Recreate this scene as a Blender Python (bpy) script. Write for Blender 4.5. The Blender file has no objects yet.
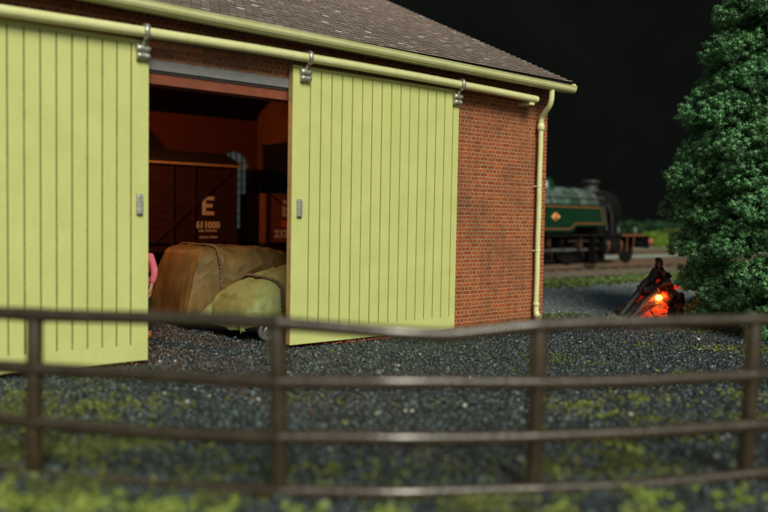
import bpy, bmesh, math, random
import numpy as np
from mathutils import Vector, Matrix, noise as mnoise
random.seed(7)
RNG = np.random.default_rng(11)
S = bpy.context.scene
PI = math.pi

# ------------------------------------------------------------------ camera
cam_d = bpy.data.cameras.new('camera')
cam = bpy.data.objects.new('camera', cam_d)
S.collection.objects.link(cam)
S.camera = cam
PITCH, ROLL = .0484, .0177
cam_d.sensor_fit = 'HORIZONTAL'
cam_d.sensor_width = 36
cam_d.lens = 37.5
cam_d.clip_start = .1
cam_d.clip_end = 400
cam.matrix_world = Matrix.Translation((0, 0, 1.85)) @ Matrix.Rotation(PI/2 - PITCH, 4, 'X') @ Matrix.Rotation(ROLL, 4, 'Z')
cam_d.dof.use_dof = True
cam_d.dof.focus_distance = 12.6
cam_d.dof.aperture_fstop = .36

# ------------------------------------------------------------------ sky, sun, exposure
SUN_EL, SUN_AZ = math.radians(39), math.radians(162)      # azimuth: direction the light comes from, clockwise from +Y
w = bpy.data.worlds.new('World')
S.world = w
w.use_nodes = True
nt = w.node_tree
nt.nodes.clear()
sky = nt.nodes.new('ShaderNodeTexSky')
sky.sky_type = 'NISHITA'
sky.sun_disc = False
sky.sun_elevation = SUN_EL
sky.sun_rotation = SUN_AZ
bg = nt.nodes.new('ShaderNodeBackground')
bg.inputs[1].default_value = .065
wo = nt.nodes.new('ShaderNodeOutputWorld')
tint = nt.nodes.new('ShaderNodeMix'); tint.data_type = 'RGBA'; tint.blend_type = 'MULTIPLY'
tint.inputs[0].default_value = 1; tint.inputs[7].default_value = (1, .98, .80, 1)      # room light is a little greenish
nt.links.new(sky.outputs[0], tint.inputs[6]); nt.links.new(tint.outputs[2], bg.inputs[0])
nt.links.new(bg.outputs[0], wo.inputs[0])
sd = bpy.data.lights.new('sun', 'SUN')
sd.energy = 3.75
sd.angle = math.radians(26)
sd.color = (1, .96, .80)
sun = bpy.data.objects.new('sun', sd)
S.collection.objects.link(sun)
dirv = Vector((math.sin(SUN_AZ)*math.cos(SUN_EL), math.cos(SUN_AZ)*math.cos(SUN_EL), math.sin(SUN_EL)))
sun.rotation_euler = dirv.to_track_quat('Z', 'Y').to_euler()
sun.location = dirv*30
S.view_settings.view_transform = 'Standard'
S.view_settings.look = 'None'
S.view_settings.exposure = 0
S.view_settings.gamma = 1
S.view_settings.use_curve_mapping = False

# ------------------------------------------------------------------ frames
YAW, DIST = .6807, 12.023
CA, SA = math.cos(YAW), math.sin(YAW)
def W(x, y, z=0.):
    return (x*CA - y*SA, DIST + x*SA + y*CA, z)
def wground(px, py, z=0.):
    X, Y = px-384, py-256
    c, s = math.cos(-ROLL), math.sin(-ROLL)
    X, Y = X*c-Y*s, X*s+Y*c
    a, u = X/800, -Y/800
    c, s = math.cos(PITCH), math.sin(PITCH)
    d = (a, c+u*s, -s+u*c)
    t = (z-1.85)/d[2]
    return (d[0]*t, d[1]*t)

# ------------------------------------------------------------------ materials
def mat(name, col, rough=.6, spec=.5, metal=0., emit=None, estr=0.):
    m = bpy.data.materials.new(name)
    m.use_nodes = True
    b = m.node_tree.nodes['Principled BSDF']
    b.inputs['Base Color'].default_value = (*col, 1)
    b.inputs['Roughness'].default_value = rough
    b.inputs['Specular IOR Level'].default_value = spec
    b.inputs['Metallic'].default_value = metal
    if emit:
        b.inputs['Emission Color'].default_value = (*emit, 1)
        b.inputs['Emission Strength'].default_value = estr
    return m
def N(m, t, **k):
    n = m.node_tree.nodes.new(t)
    for a, v in k.items(): setattr(n, a, v)
    return n
def L(m, a, b): m.node_tree.links.new(a, b)
def B(m): return m.node_tree.nodes['Principled BSDF']
def coords(m, kind='Object', scale=None):
    tc = N(m, 'ShaderNodeTexCoord')
    if scale is None: return tc.outputs[kind]
    mp = N(m, 'ShaderNodeMapping')
    mp.inputs['Scale'].default_value = scale
    L(m, tc.outputs[kind], mp.inputs[0])
    return mp.outputs[0]
def noise(m, vec, scale, detail=4, rough=.55):
    n = N(m, 'ShaderNodeTexNoise')
    n.inputs['Scale'].default_value = scale
    n.inputs['Detail'].default_value = detail
    n.inputs['Roughness'].default_value = rough
    L(m, vec, n.inputs['Vector'])
    return n.outputs['Fac']
def ramp(m, fac, stops):
    r = N(m, 'ShaderNodeValToRGB')
    e = r.color_ramp.elements
    while len(e) < len(stops): e.new(.5)
    for i, (p, c) in enumerate(stops):
        e[i].position = p
        e[i].color = (*c, 1) if len(c) == 3 else c
    L(m, fac, r.inputs[0])
    return r.outputs[0]
def mixc(m, fac, a, b, mode='MIX'):
    x = N(m, 'ShaderNodeMix', data_type='RGBA', blend_type=mode)
    for sock, v in ((x.inputs[0], fac), (x.inputs[6], a), (x.inputs[7], b)):
        if hasattr(v, 'links'): L(m, v, sock)
        elif isinstance(v, (int, float)): sock.default_value = v
        else: sock.default_value = (*v, 1)
    return x.outputs[2]
def bump(m, h, strength=.4, dist=.01):
    b = N(m, 'ShaderNodeBump')
    b.inputs['Strength'].default_value = strength
    b.inputs['Distance'].default_value = dist
    L(m, h, b.inputs['Height'])
    L(m, b.outputs[0], B(m).inputs['Normal'])
def noisy(name, c1, c2, scale=6, rough=.6, spec=.5, metal=0., bs=.25, bd=.006, fine=40, lo=.35, hi=.65):
    m = mat(name, c1, rough, spec, metal)
    v = coords(m)
    c = ramp(m, noise(m, v, scale, 6), [(lo, c1), (hi, c2)])
    L(m, c, B(m).inputs['Base Color'])
    if bs: bump(m, noise(m, v, fine, 3), bs, bd)
    return m
def rand_island(name, stops, rough=.5, spec=.5, bs=0):
    m = mat(name, (.1, .1, .1), rough, spec)
    g = N(m, 'ShaderNodeNewGeometry')
    L(m, ramp(m, g.outputs['Random Per Island'], stops), B(m).inputs['Base Color'])
    return m

# door paint: pale yellow green, slight mottling, faint grime streaks, pits
m_paint = mat('door_paint', (.56, .62, .22), .42, .45)
v = coords(m_paint)
n1 = noise(m_paint, v, 2.2, 6)
c = ramp(m_paint, n1, [(.3, (.475, .52, .180)), (.7, (.54, .575, .220))])
vs = coords(m_paint, 'Object', (14, 14, 1.2))
n2 = noise(m_paint, vs, 1.6, 5, .7)
c = mixc(m_paint, ramp(m_paint, n2, [(.55, (0, 0, 0)), (.78, (.38, .38, .38))]), c, (.36, .39, .15))
n3 = noise(m_paint, v, 38, 2)
c = mixc(m_paint, ramp(m_paint, n3, [(.74, (0, 0, 0)), (.79, (.8, .8, .8))]), c, (.25, .24, .10))
L(m_paint, c, B(m_paint).inputs['Base Color'])
bump(m_paint, noise(m_paint, v, 24, 6, .7), .35, .014)
m_groove = noisy('door_groove', (.11, .07, .02), (.31, .26, .08), 26, .8, .2, bs=0, lo=.3, hi=.8)
m_trim = mat('gutter_paint', (.60, .63, .30), .25, .6)
v = coords(m_trim)
c = ramp(m_trim, noise(m_trim, v, 5, 6), [(.35, (.58, .60, .28)), (.65, (.66, .66, .36))])
c = mixc(m_trim, ramp(m_trim, noise(m_trim, v, 17, 5, .7), [(.62, (0, 0, 0)), (.72, (.5, .5, .5))]), c, (.33, .36, .14))
L(m_trim, c, B(m_trim).inputs['Base Color'])
bump(m_trim, noise(m_trim, v, 16, 5), .3, .012)
m_edge = noisy('door_edge_tan', (.36, .25, .10), (.44, .33, .14), 9, .7, .2)
m_steel = noisy('hanger_metal', (.52, .53, .47), (.34, .34, .29), 30, .38, .5, .55, bs=.5, bd=.006, fine=50)
m_beam = noisy('lintel_steel', (.13, .135, .14), (.18, .18, .18), 8, .5)
m_redwood = noisy('red_oxide_timber', (.20, .05, .02), (.15, .036, .014), 8, .6)

def brick_mat(name, a, b, mortar, stain=True):
    m = mat(name, a, .45, .5)
    uv = N(m, 'ShaderNodeUVMap')
    # slight wobble of the courses
    wn = N(m, 'ShaderNodeTexNoise'); wn.inputs['Scale'].default_value = 3.5
    L(m, uv.outputs[0], wn.inputs['Vector'])
    sub = N(m, 'ShaderNodeVectorMath', operation='MULTIPLY_ADD')
    L(m, wn.outputs['Color'], sub.inputs[0]); sub.inputs[1].default_value = (.012, .012, 0); L(m, uv.outputs[0], sub.inputs[2])
    br = N(m, 'ShaderNodeTexBrick')
    br.inputs['Scale'].default_value = 1
    br.offset = .5; br.offset_frequency = 2; br.squash = .5; br.squash_frequency = 2      # English bond: headers and stretchers in turn
    br.inputs['Brick Width'].default_value = .176
    br.inputs['Row Height'].default_value = .066
    br.inputs['Mortar Size'].default_value = .0105
    br.inputs['Mortar Smooth'].default_value = .8
    br.inputs['Bias'].default_value = -.1
    br.inputs['Color1'].default_value = (*a, 1)
    br.inputs['Color2'].default_value = (*b, 1)
    br.inputs['Mortar'].default_value = (*mortar, 1)
    L(m, sub.outputs[0], br.inputs['Vector'])
    c = br.outputs['Color']
    n1 = noise(m, uv.outputs[0], 13, 4)
    c = mixc(m, ramp(m, n1, [(.35, (0, 0, 0)), (.75, (.45, .45, .45))]), c, (a[0]*.42, a[1]*.42, a[2]*.6))
    if stain:
        n2 = noise(m, uv.outputs[0], .9, 5, .65)
        c = mixc(m, ramp(m, n2, [(.44, (0, 0, 0)), (.72, (.66, .66, .66))]), c, (.085, .055, .032))
        n4 = noise(m, uv.outputs[0], 55, 2, .6)
        c = mixc(m, ramp(m, n4, [(.60, (0, 0, 0)), (.75, (.5, .5, .5))]), c, (.24, .20, .13))
    L(m, c, B(m).inputs['Base Color'])
    inv = N(m, 'ShaderNodeMath', operation='SUBTRACT'); inv.inputs[0].default_value = 1
    L(m, br.outputs['Fac'], inv.inputs[1])
    ad = N(m, 'ShaderNodeMath', operation='MULTIPLY_ADD'); ad.inputs[1].default_value = .35
    L(m, noise(m, uv.outputs[0], 45, 4), ad.inputs[0]); L(m, inv.outputs[0], ad.inputs[2])
    bump(m, ad.outputs[0], .7, .014)
    return m
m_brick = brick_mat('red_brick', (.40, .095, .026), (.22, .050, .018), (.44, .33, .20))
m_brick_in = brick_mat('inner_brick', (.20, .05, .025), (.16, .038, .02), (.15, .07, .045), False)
m_tile = mat('roof_tile', (.10, .075, .06), .55, .35)
g = N(m_tile, 'ShaderNodeNewGeometry')
c = ramp(m_tile, g.outputs['Random Per Island'], [(0, (.030, .018, .016)), (.5, (.040, .024, .021)), (.85, (.036, .024, .022)), (1, (.055, .04, .036))])
v = coords(m_tile)
c = mixc(m_tile, ramp(m_tile, noise(m_tile, v, 1.1, 6), [(.42, (0, 0, 0)), (.7, (.45, .45, .45))]), c, (.055, .043, .039))
L(m_tile, c, B(m_tile).inputs['Base Color'])
bump(m_tile, noise(m_tile, v, 30, 4), .3, .01)
m_tedge = rand_island('tile_edge_glint', [(0, (.27, .21, .185)), (.85, (.37, .30, .265)), (.975, (.48, .42, .38)), (1, (.78, .74, .70))], .3, .6)  # highlights along the tile edges, put into a paler colour
m_dark = mat('roof_boards', (.012, .010, .009), .9, .1)  # near-black puts the unlit underside's shade into the colour

# ------------------------------------------------------------------ mesh builder
class MB:
    def __init__(s): s.v = []; s.f = []; s.mi = []; s.sm = []
    def add(s, vs, fs, mi=0, smooth=False, M=None):
        o = len(s.v)
        if M is not None: vs = [tuple(M @ Vector(p)) for p in vs]
        s.v += [tuple(p) for p in vs]
        s.f += [tuple(i+o for i in f) for f in fs]
        s.mi += [mi]*len(fs); s.sm += [smooth]*len(fs)
        return s
    def box(s, x0, x1, y0, y1, z0, z1, mi=0, M=None):
        vs = [(x, y, z) for z in (z0, z1) for y in (y0, y1) for x in (x0, x1)]
        fs = [(0, 2, 3, 1), (4, 5, 7, 6), (0, 1, 5, 4), (2, 6, 7, 3), (0, 4, 6, 2), (1, 3, 7, 5)]
        return s.add(vs, fs, mi, False, M)
    def bbox(s, x0, x1, y0, y1, z0, z1, b=.01, mi=0, M=None):
        """box with chamfered edges"""
        bm = bmesh.new()
        r = bmesh.ops.create_cube(bm, size=1)
        for q in bm.verts:
            q.co = Vector((x0+(q.co.x+.5)*(x1-x0), y0+(q.co.y+.5)*(y1-y0), z0+(q.co.z+.5)*(z1-z0)))
        bmesh.ops.bevel(bm, geom=list(bm.edges), offset=b, segments=2, profile=.6, affect='EDGES')
        return s.frombm(bm, mi, M)
    def frombm(s, bm, mi=0, M=None, smooth=False):
        bm.verts.index_update()
        vs = [tuple(q.co) for q in bm.verts]
        fs = [tuple(q.index for q in f.verts) for f in bm.faces]
        bm.free()
        return s.add(vs, fs, mi, smooth, M)
    def prism(s, pts, axis, a, b, mi=0, M=None):
        """pts 2D polygon; axis 'x': pts=(y,z); 'y': pts=(x,z); 'z': pts=(x,y)"""
        def P(p, t):
            return (t, p[0], p[1]) if axis == 'x' else (p[0], t, p[1]) if axis == 'y' else (p[0], p[1], t)
        n = len(pts)
        vs = [P(p, a) for p in pts]+[P(p, b) for p in pts]
        fs = [tuple(range(n))[::-1], tuple(range(n, 2*n))]+[(i, (i+1) % n, (i+1) % n+n, i+n) for i in range(n)]
        return s.add(vs, fs, mi, False, M)
    def tube(s, pts, rad, seg=10, mi=0, cap=True, M=None, smooth=True, sq=1.):
        pts = [Vector(p) for p in pts]
        n = len(pts)
        rr = rad if isinstance(rad, (list, tuple)) else [rad]*n
        vs = []
        up = None
        for i, p in enumerate(pts):
            t = (pts[min(i+1, n-1)]-pts[max(i-1, 0)]).normalized()
            if up is None:
                up = Vector((0, 0, 1)) if abs(t.z) < .9 else Vector((0, 1, 0))
            a = t.cross(up).normalized(); up = a.cross(t).normalized()
            for k in range(seg):
                th = 2*PI*k/seg
                vs.append(p + a*math.cos(th)*rr[i]*sq + up*math.sin(th)*rr[i])
        fs = [(i*seg+k, i*seg+(k+1) % seg, (i+1)*seg+(k+1) % seg, (i+1)*seg+k) for i in range(n-1) for k in range(seg)]
        s.add(vs, fs, mi, smooth, M)
        if cap:
            s.add(vs[:seg], [tuple(range(seg))[::-1]], mi, False, M)
            s.add(vs[-seg:], [tuple(range(seg))], mi, False, M)
        return s
    def lathe(s, prof, c=(0, 0, 0), axis='z', seg=20, mi=0, M=None, smooth=True):
        vs = []
        for r, h in prof:
            for k in range(seg):
                th = 2*PI*k/seg
                a, b = r*math.cos(th), r*math.sin(th)
                p = (a, b, h) if axis == 'z' else (h, a, b) if axis == 'x' else (a, h, b)
                vs.append((p[0]+c[0], p[1]+c[1], p[2]+c[2]))
        n = len(prof)
        fs = [(i*seg+k, i*seg+(k+1) % seg, (i+1)*seg+(k+1) % seg, (i+1)*seg+k) for i in range(n-1) for k in range(seg)]
        fs += [tuple(range(seg))[::-1], tuple((n-1)*seg+k for k in range(seg))]
        return s.add(vs, fs, mi, smooth, M)
    def ball(s, c, r, sub=2, mi=0, jit=0, sc=(1, 1, 1), smooth=True, M=None):
        bm = bmesh.new()
        bmesh.ops.create_icosphere(bm, subdivisions=sub, radius=r)
        for q in bm.verts:
            k = 1+random.uniform(-jit, jit)
            q.co = Vector((q.co.x*sc[0]*k+c[0], q.co.y*sc[1]*k+c[1], q.co.z*sc[2]*k+c[2]))
        return s.frombm(bm, mi, M, smooth)
    def build(s, name, mats, parent=None, uv=False, recalc=True):
        me = bpy.data.meshes.new(name)
        me.from_pydata(s.v, [], s.f)
        mats = mats if isinstance(mats, (list, tuple)) else [mats]
        for m in mats: me.materials.append(m)
        me.polygons.foreach_set('material_index', s.mi)
        me.polygons.foreach_set('use_smooth', s.sm)
        if recalc:
            bm = bmesh.new(); bm.from_mesh(me)
            bmesh.ops.recalc_face_normals(bm, faces=bm.faces)
            bm.to_mesh(me); bm.free()
        if uv:
            ul = me.uv_layers.new(name='UVMap')
            for p in me.polygons:
                nx, ny, nz = (abs(q) for q in p.normal)
                for li in p.loop_indices:
                    co = me.vertices[me.loops[li].vertex_index].co
                    if ny >= nx and ny >= nz: q = (co.x+20, co.z)
                    elif nx >= nz: q = (co.y+20, co.z)
                    else: q = (co.x+20, co.y)
                    ul.data[li].uv = q
        o = bpy.data.objects.new(name, me)
        S.collection.objects.link(o)
        if parent is not None: o.parent = parent
        return o
def bulk(name, verts, faces_n, m, parent=None):
    """verts (N,3) array, faces index array (F,3)"""
    me = bpy.data.meshes.new(name)
    F = len(faces_n)
    me.vertices.add(len(verts)); me.vertices.foreach_set('co', np.asarray(verts, np.float32).ravel())
    me.loops.add(F*3); me.loops.foreach_set('vertex_index', np.asarray(faces_n, np.int32).ravel())
    me.polygons.add(F); me.polygons.foreach_set('loop_start', np.arange(0, F*3, 3, dtype=np.int32))
    me.polygons.foreach_set('loop_total', np.full(F, 3, np.int32))
    me.materials.append(m)
    me.update(); me.validate()
    o = bpy.data.objects.new(name, me)
    S.collection.objects.link(o)
    if parent is not None: o.parent = parent
    return o
def tag(o, label=None, cat=None, group=None, kind=None):
    if label: o['label'] = label
    if cat: o['category'] = cat
    if group: o['group'] = group
    if kind: o['kind'] = kind
    return o
def thing(name, loc, rz, label, cat, group=None):
    o = bpy.data.objects.new(name, None)
    o.empty_display_size = .3
    o.location = loc; o.rotation_euler = (0, 0, rz)
    S.collection.objects.link(o)
    return tag(o, label, cat, group)
def text_mesh(name, txt, size, m, M, parent, ext=.004, off=.0):
    cu = bpy.data.curves.new(name, 'FONT')
    cu.body = txt; cu.size = size; cu.extrude = ext; cu.offset = off
    cu.align_x = 'CENTER'; cu.align_y = 'CENTER'; cu.resolution_u = 3
    to = bpy.data.objects.new(name, cu)
    S.collection.objects.link(to)
    dg = bpy.context.evaluated_depsgraph_get()
    me = bpy.data.meshes.new_from_object(to.evaluated_get(dg))
    bpy.data.objects.remove(to); bpy.data.curves.remove(cu)
    me.transform(M)
    me.materials.clear(); me.materials.append(m)
    o = bpy.data.objects.new(name, me)
    S.collection.objects.link(o)
    o.parent = parent
    return o
def skinned(name, joints, edges, m, parent=None, sub=2, root=0):
    """continuous body grown round a skeleton, applied to a mesh"""
    me = bpy.data.meshes.new(name)
    me.from_pydata([j[:3] for j in joints], edges, [])
    o = bpy.data.objects.new(name, me)
    S.collection.objects.link(o)
    sk = o.modifiers.new('skin', 'SKIN'); sk.use_smooth_shade = True
    ly = me.skin_vertices[0] if me.skin_vertices else None
    if ly is None:
        bm = bmesh.new(); bm.from_mesh(me); bm.verts.layers.skin.verify(); bm.to_mesh(me); bm.free()
        ly = me.skin_vertices[0]
    for i, j in enumerate(joints):
        r = j[3]
        ly.data[i].radius = (r, j[4] if len(j) > 4 else r)
        ly.data[i].use_root = (i == root)
    ss = o.modifiers.new('sub', 'SUBSURF'); ss.levels = sub; ss.render_levels = sub
    dg = bpy.context.evaluated_depsgraph_get()
    nm = bpy.data.meshes.new_from_object(o.evaluated_get(dg))
    bpy.data.objects.remove(o)
    nm.materials.clear(); nm.materials.append(m)
    for p in nm.polygons: p.use_smooth = True
    o = bpy.data.objects.new(name, nm)
    S.collection.objects.link(o)
    if parent: o.parent = parent
    return o

# ================================================================== SETTING
# ground sheet: dark ash yard, real bumps near the camera
m_ground = mat('ash_ground', (.03, .035, .038), .75, .35)
v = coords(m_ground)
c = ramp(m_ground, noise(m_ground, v, 22, 6, .7), [(.35, (.012, .014, .016)), (.6, (.035, .042, .045)), (.8, (.085, .10, .10))])
c = mixc(m_ground, ramp(m_ground, noise(m_ground, v, .55, 5), [(.5, (0, 0, 0)), (.75, (.4, .4, .4))]), c, (.045, .055, .03))
L(m_ground, c, B(m_ground).inputs['Base Color'])
bump(m_ground, noise(m_ground, v, 26, 6, .7), 1, .05)
gm = MB()
gm.box(-120, 120, -20, 160, -.3, 0)
tag(gm.build('ground', m_ground), kind='structure')

def strip(name, x0, x1, y0, y1, z, m, kind='structure'):
    a = MB(); h = z
    a.add([W(x0, y0, h), W(x1, y0, h), W(x1, y1, h), W(x0, y1, h)], [(0, 1, 2, 3)])
    return tag(a.build(name, m), kind=kind)
m_ballast = noisy('ballast_stone', (.09, .07, .045), (.19, .155, .11), 9, .8, .3, bs=1, bd=.05, fine=9)
m_pale = noisy('pale_ash_path', (.22, .25, .21), (.33, .35, .29), 1.2, .85, .3, bs=.5, bd=.02, fine=12)
m_fine = noisy('fine_gravel', (.08, .105, .11), (.17, .20, .195), 7, .7, .4, bs=1, bd=.03, fine=14)
strip('gravel_yard', 4.9, 60, -1.2, 4.9, .004, m_fine)
strip('ballast_bed', -10, 90, 7.0, 12.6, .012, m_ballast)
strip('path', 8, 120, 14.2, 30, .008, m_pale)
# railway line: sleepers and two rails
def track(name, yc, x0, x1):
    t = MB()
    x = x0
    while x < x1:
        t.box(x, x+.25, yc-1.25, yc+1.25, .0, .10, 0); x += .75
    for s_ in (-1, 1):
        y = yc+s_*.75
        t.box(x0, x1, y-.06, y+.06, .10, .125, 1)
        t.box(x0, x1, y-.012, y+.012, .125, .20, 1)
        t.box(x0, x1, y-.035, y+.035, .20, .235, 1)
    o = t.build(name, [noisy('sleeper_wood', (.06, .04, .03), (.11, .08, .055), 6), noisy('rusty_rail', (.20, .12, .07), (.26, .2, .15), 10, .45, .5, .5)])
    o.location = W(0, 0); o.rotation_euler = (0, 0, YAW)
    return tag(o, kind='structure')
track('railway_track', 10.1, 4.5, 60)
track('siding_track', 8.35, -7.5, 9)
track('railway_track', 17.5, 14, 90)
# black cloth behind the layout
m_back = noisy('black_backdrop', (.0022, .0030, .0032), (.0038, .0048, .0048), .12, .95, .05, bs=0)
bk = MB()
R = 85; nseg = 40
vs = []
for i in range(nseg+1):
    a = math.radians(-115+230*i/nseg)
    for r_ in (R, R+.3):
        for z in (-.2, 46): vs.append((r_*math.sin(a), r_*math.cos(a)+2, z))
fs = []
for i in range(nseg):
    o = i*4; p = o+4
    fs += [(o, p, p+1, o+1), (o+2, o+3, p+3, p+2), (o+1, p+1, p+3, o+3), (o, o+2, p+2, p)]
bk.add(vs, fs)
tag(bk.build('sky', m_back), kind='structure')

# ------------------------------------------------------------------ gravel stones (stuff)
def stones(name, pts, size, m, zj=.3, flat=.7):
    n = len(pts)
    base = np.array([(1, 0, 0), (-1, 0, 0), (0, 1, 0), (0, -1, 0), (0, 0, 1), (0, 0, -1),], float)
    tri = np.array([(0, 2, 4), (2, 1, 4), (1, 3, 4), (3, 0, 4), (2, 0, 5), (1, 2, 5), (3, 1, 5), (0, 3, 5)])
    V = base[None]*RNG.uniform(.55, 1.25, (n, 6, 3)) + RNG.uniform(-.3, .3, (n, 6, 3))
    V[:, :, 2] *= flat
    a = RNG.uniform(0, 2*PI, n); b = RNG.normal(0, .5, n)
    ca, sa = np.cos(a), np.sin(a); cb, sb = np.cos(b), np.sin(b)
    x, y, z = V[..., 0], V[..., 1], V[..., 2]
    y2 = y*cb[:, None]-z*sb[:, None]; z2 = y*sb[:, None]+z*cb[:, None]
    x3 = x*ca[:, None]-y2*sa[:, None]; y3 = x*sa[:, None]+y2*ca[:, None]
    V = np.stack([x3, y3, z2], -1)*size[:, None, None]
    P = np.column_stack([pts[:, 0], pts[:, 1], pts[:, 2]+size*RNG.uniform(-zj, .35, n)])
    V = V+P[:, None, :]
    Fc = tri[None]+(np.arange(n)*6)[:, None, None]
    return bulk(name, V.reshape(-1, 3), Fc.reshape(-1, 3), m)
def frustum_pts(n, y0, y1, k=.53, pad=.6, p=1.0):
    u = RNG.uniform(0, 1, n)
    y = y0+(y1-y0)*u**p
    x = RNG.uniform(-1, 1, n)*(y*k+pad)
    return np.column_stack([x, y, np.zeros(n)])
def local_xy(P):
    dx, dy = P[:, 0], P[:, 1]-DIST
    return dx*CA+dy*SA, -dx*SA+dy*CA
def outside_walls(P):
    lx, ly = local_xy(P)
    wall = (lx < 3.9) & (ly > .12) & (ly < .48) & ~((lx > -4.4) & (lx < -1.45))
    return P[~wall]
m_stone = mat('coal_gravel', (.03, .035, .04), .33, .6)
g_ = N(m_stone, 'ShaderNodeNewGeometry')
c = ramp(m_stone, g_.outputs['Random Per Island'], [(0, (.006, .010, .012)), (.5, (.018, .029, .033)), (.85, (.047, .072, .078)), (.98, (.095, .135, .14)), (.999, (.14, .18, .17)), (1, (.40, .42, .38))])
L(m_stone, c, B(m_stone).inputs['Base Color'])
v = coords(m_stone)
bump(m_stone, noise(m_stone, v, 60, 3), .6, .01)
P1 = outside_walls(frustum_pts(78000, 4.3, 14.5, p=.85))
P1 = P1[~((local_xy(P1)[1] > 3.5) & (local_xy(P1)[0] < 3.9))]
o = stones('gravel', P1, RNG.uniform(.014, .034, len(P1))*(1+.8*(RNG.random(len(P1)) > .96)), m_stone)
tag(o, kind='stuff')
P2 = outside_walls(frustum_pts(26000, 14.5, 24, pad=1))
lx, ly = local_xy(P2)
P2 = P2[(ly < 7) & ((lx > 3.9))]
tag(stones('far_gravel', P2, RNG.uniform(.02, .04, len(P2)), rand_island('grey_gravel', [(0, (.045, .058, .060)), (.6, (.12, .15, .15)), (.95, (.21, .24, .235)), (1, (.34, .36, .33))], .55, .5)), kind='stuff')
# larger pale chips lying about
cp = [(398, 392), (245, 340), (404, 399), (20, 0)]
cl = []
for px, py in [(195, 392), (202, 393), (165, 397), (246, 401), (257, 401), (259, 402), (405, 414), (412, 414), (520, 462), (533, 470), (700, 362), (655, 360), (470, 380), (420, 356), (160, 363), (175, 364), (330, 452), (210, 399)]:
    x, y = wground(px, py); cl.append((x, y, .025))
for i in range(22):
    q = frustum_pts(1, 5, 13)[0]; cl.append((q[0], q[1], .02))
cl = outside_walls(np.array(cl))
tag(stones('pale_stone_chips', cl, RNG.uniform(.015, .035, len(cl)), rand_island('pale_chip', [(0, (.45, .45, .38)), (.6, (.6, .6, .52)), (1, (.3, .3, .25))], .6)), kind='stuff')
# red brick dust and crumbs under the open door
rp = []
for i in range(700):
    lx_ = random.gauss(0.05, .55); ly_ = random.gauss(.12, .09)
    if ly_ > .13: ly_ = .13-abs(ly_-.13)
    rp.append(W(lx_, ly_, .025))
tag(stones('brick_rubble', np.array(rp), RNG.uniform(.008, .026, len(rp)), rand_island('brick_crumb', [(0, (.14, .035, .02)), (.7, (.30, .07, .04)), (1, (.4, .16, .1))], .7)), kind='stuff')

# ------------------------------------------------------------------ turf: clumps of tiny foam leaves
def leaves(centers, radii, per, size, squash=1.0, surf=.45):
    """returns verts, faces: per small triangles round every centre"""
    n = len(centers); T = n*per
    d = RNG.normal(0, 1, (T, 3)); d /= np.linalg.norm(d, axis=1)[:, None]
    rr = RNG.uniform(surf, 1, T)
    r = np.repeat(radii, per)
    C = np.repeat(centers, per, axis=0) + d*(rr*r)[:, None]*np.array([1, 1, squash])
    s = RNG.uniform(.55, 1.3, T)*np.repeat(size, per) if np.ndim(size) else RNG.uniform(.55, 1.3, T)*size
    A = RNG.normal(0, 1, (T, 3)); A /= np.linalg.norm(A, axis=1)[:, None]
    Bv = np.cross(A, d + RNG.normal(0, .35, (T, 3))); Bv /= (np.linalg.norm(Bv, axis=1)[:, None]+1e-6)
    A2 = np.cross(Bv, d); A2 /= (np.linalg.norm(A2, axis=1)[:, None]+1e-6)
    V = np.stack([C+Bv*s[:, None], C-Bv*s[:, None]*.6+A2*s[:, None]*.8, C-Bv*s[:, None]*.6-A2*s[:, None]*.8+d*s[:, None]*.3], 1)
    return V.reshape(-1, 3), np.arange(T*3).reshape(-1, 3)
m_turf = rand_island('yellow_green_turf', [(0, (.05, .065, .02)), (.5, (.14, .165, .045)), (1, (.26, .27, .085))], .85, .15)
m_turf2 = rand_island('bright_turf', [(0, (.09, .14, .025)), (.5, (.20, .27, .05)), (1, (.34, .39, .10))], .85, .15)
m_moss = rand_island('moss_green', [(0, (.045, .06, .02)), (.6, (.105, .13, .042)), (1, (.19, .20, .065))], .85, .15)
def turf(name, spots, m, per=26, size=.016):
    C = []; Rr = []
    for x, y, spread, n, r in spots:
        for i in range(n):
            a = random.uniform(0, 2*PI); q = spread*abs(random.gauss(0, .55))
            C.append((x+q*math.cos(a), y+q*math.sin(a)*.8, r*.25)); Rr.append(r*random.uniform(.5, 1.2))
    C = np.array(C); keep = outside_walls(C)
    V, Fc = leaves(C, np.array(Rr), per, size, .7, .3)
    return tag(bulk(name, V, Fc, m), kind='stuff')
gs = lambda px, py, sp, n, r: (*wground(px, py), sp, n, r)
turf('grass', [gs(x, y, sp, n, r) for x, y, sp, n, r in
    [(20, 425, .8, 110, .05), (95, 408, .7, 60, .045), (150, 405, .6, 30, .04), (60, 455, .7, 120, .05), (150, 440, .5, 30, .04), (20, 395, .6, 60, .04),
     (575, 408, .5, 75, .035), (640, 400, .7, 70, .035), (600, 440, .5, 60, .045), (700, 440, .6, 30, .045), (690, 375, .6, 50, .03), (720, 350, .5, 50, .03), (640, 345, .6, 25, .03),
     (541, 318, .12, 26, .04), (552, 317, .2, 30, .03), (330, 470, .8, 40, .04), (450, 440, .8, 20, .03), (480, 500, .6, 60, .04), (740, 395, .5, 50, .035), (765, 420, .4, 80, .05), (555, 470, .4, 40, .05)]] , m_turf)
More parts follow.
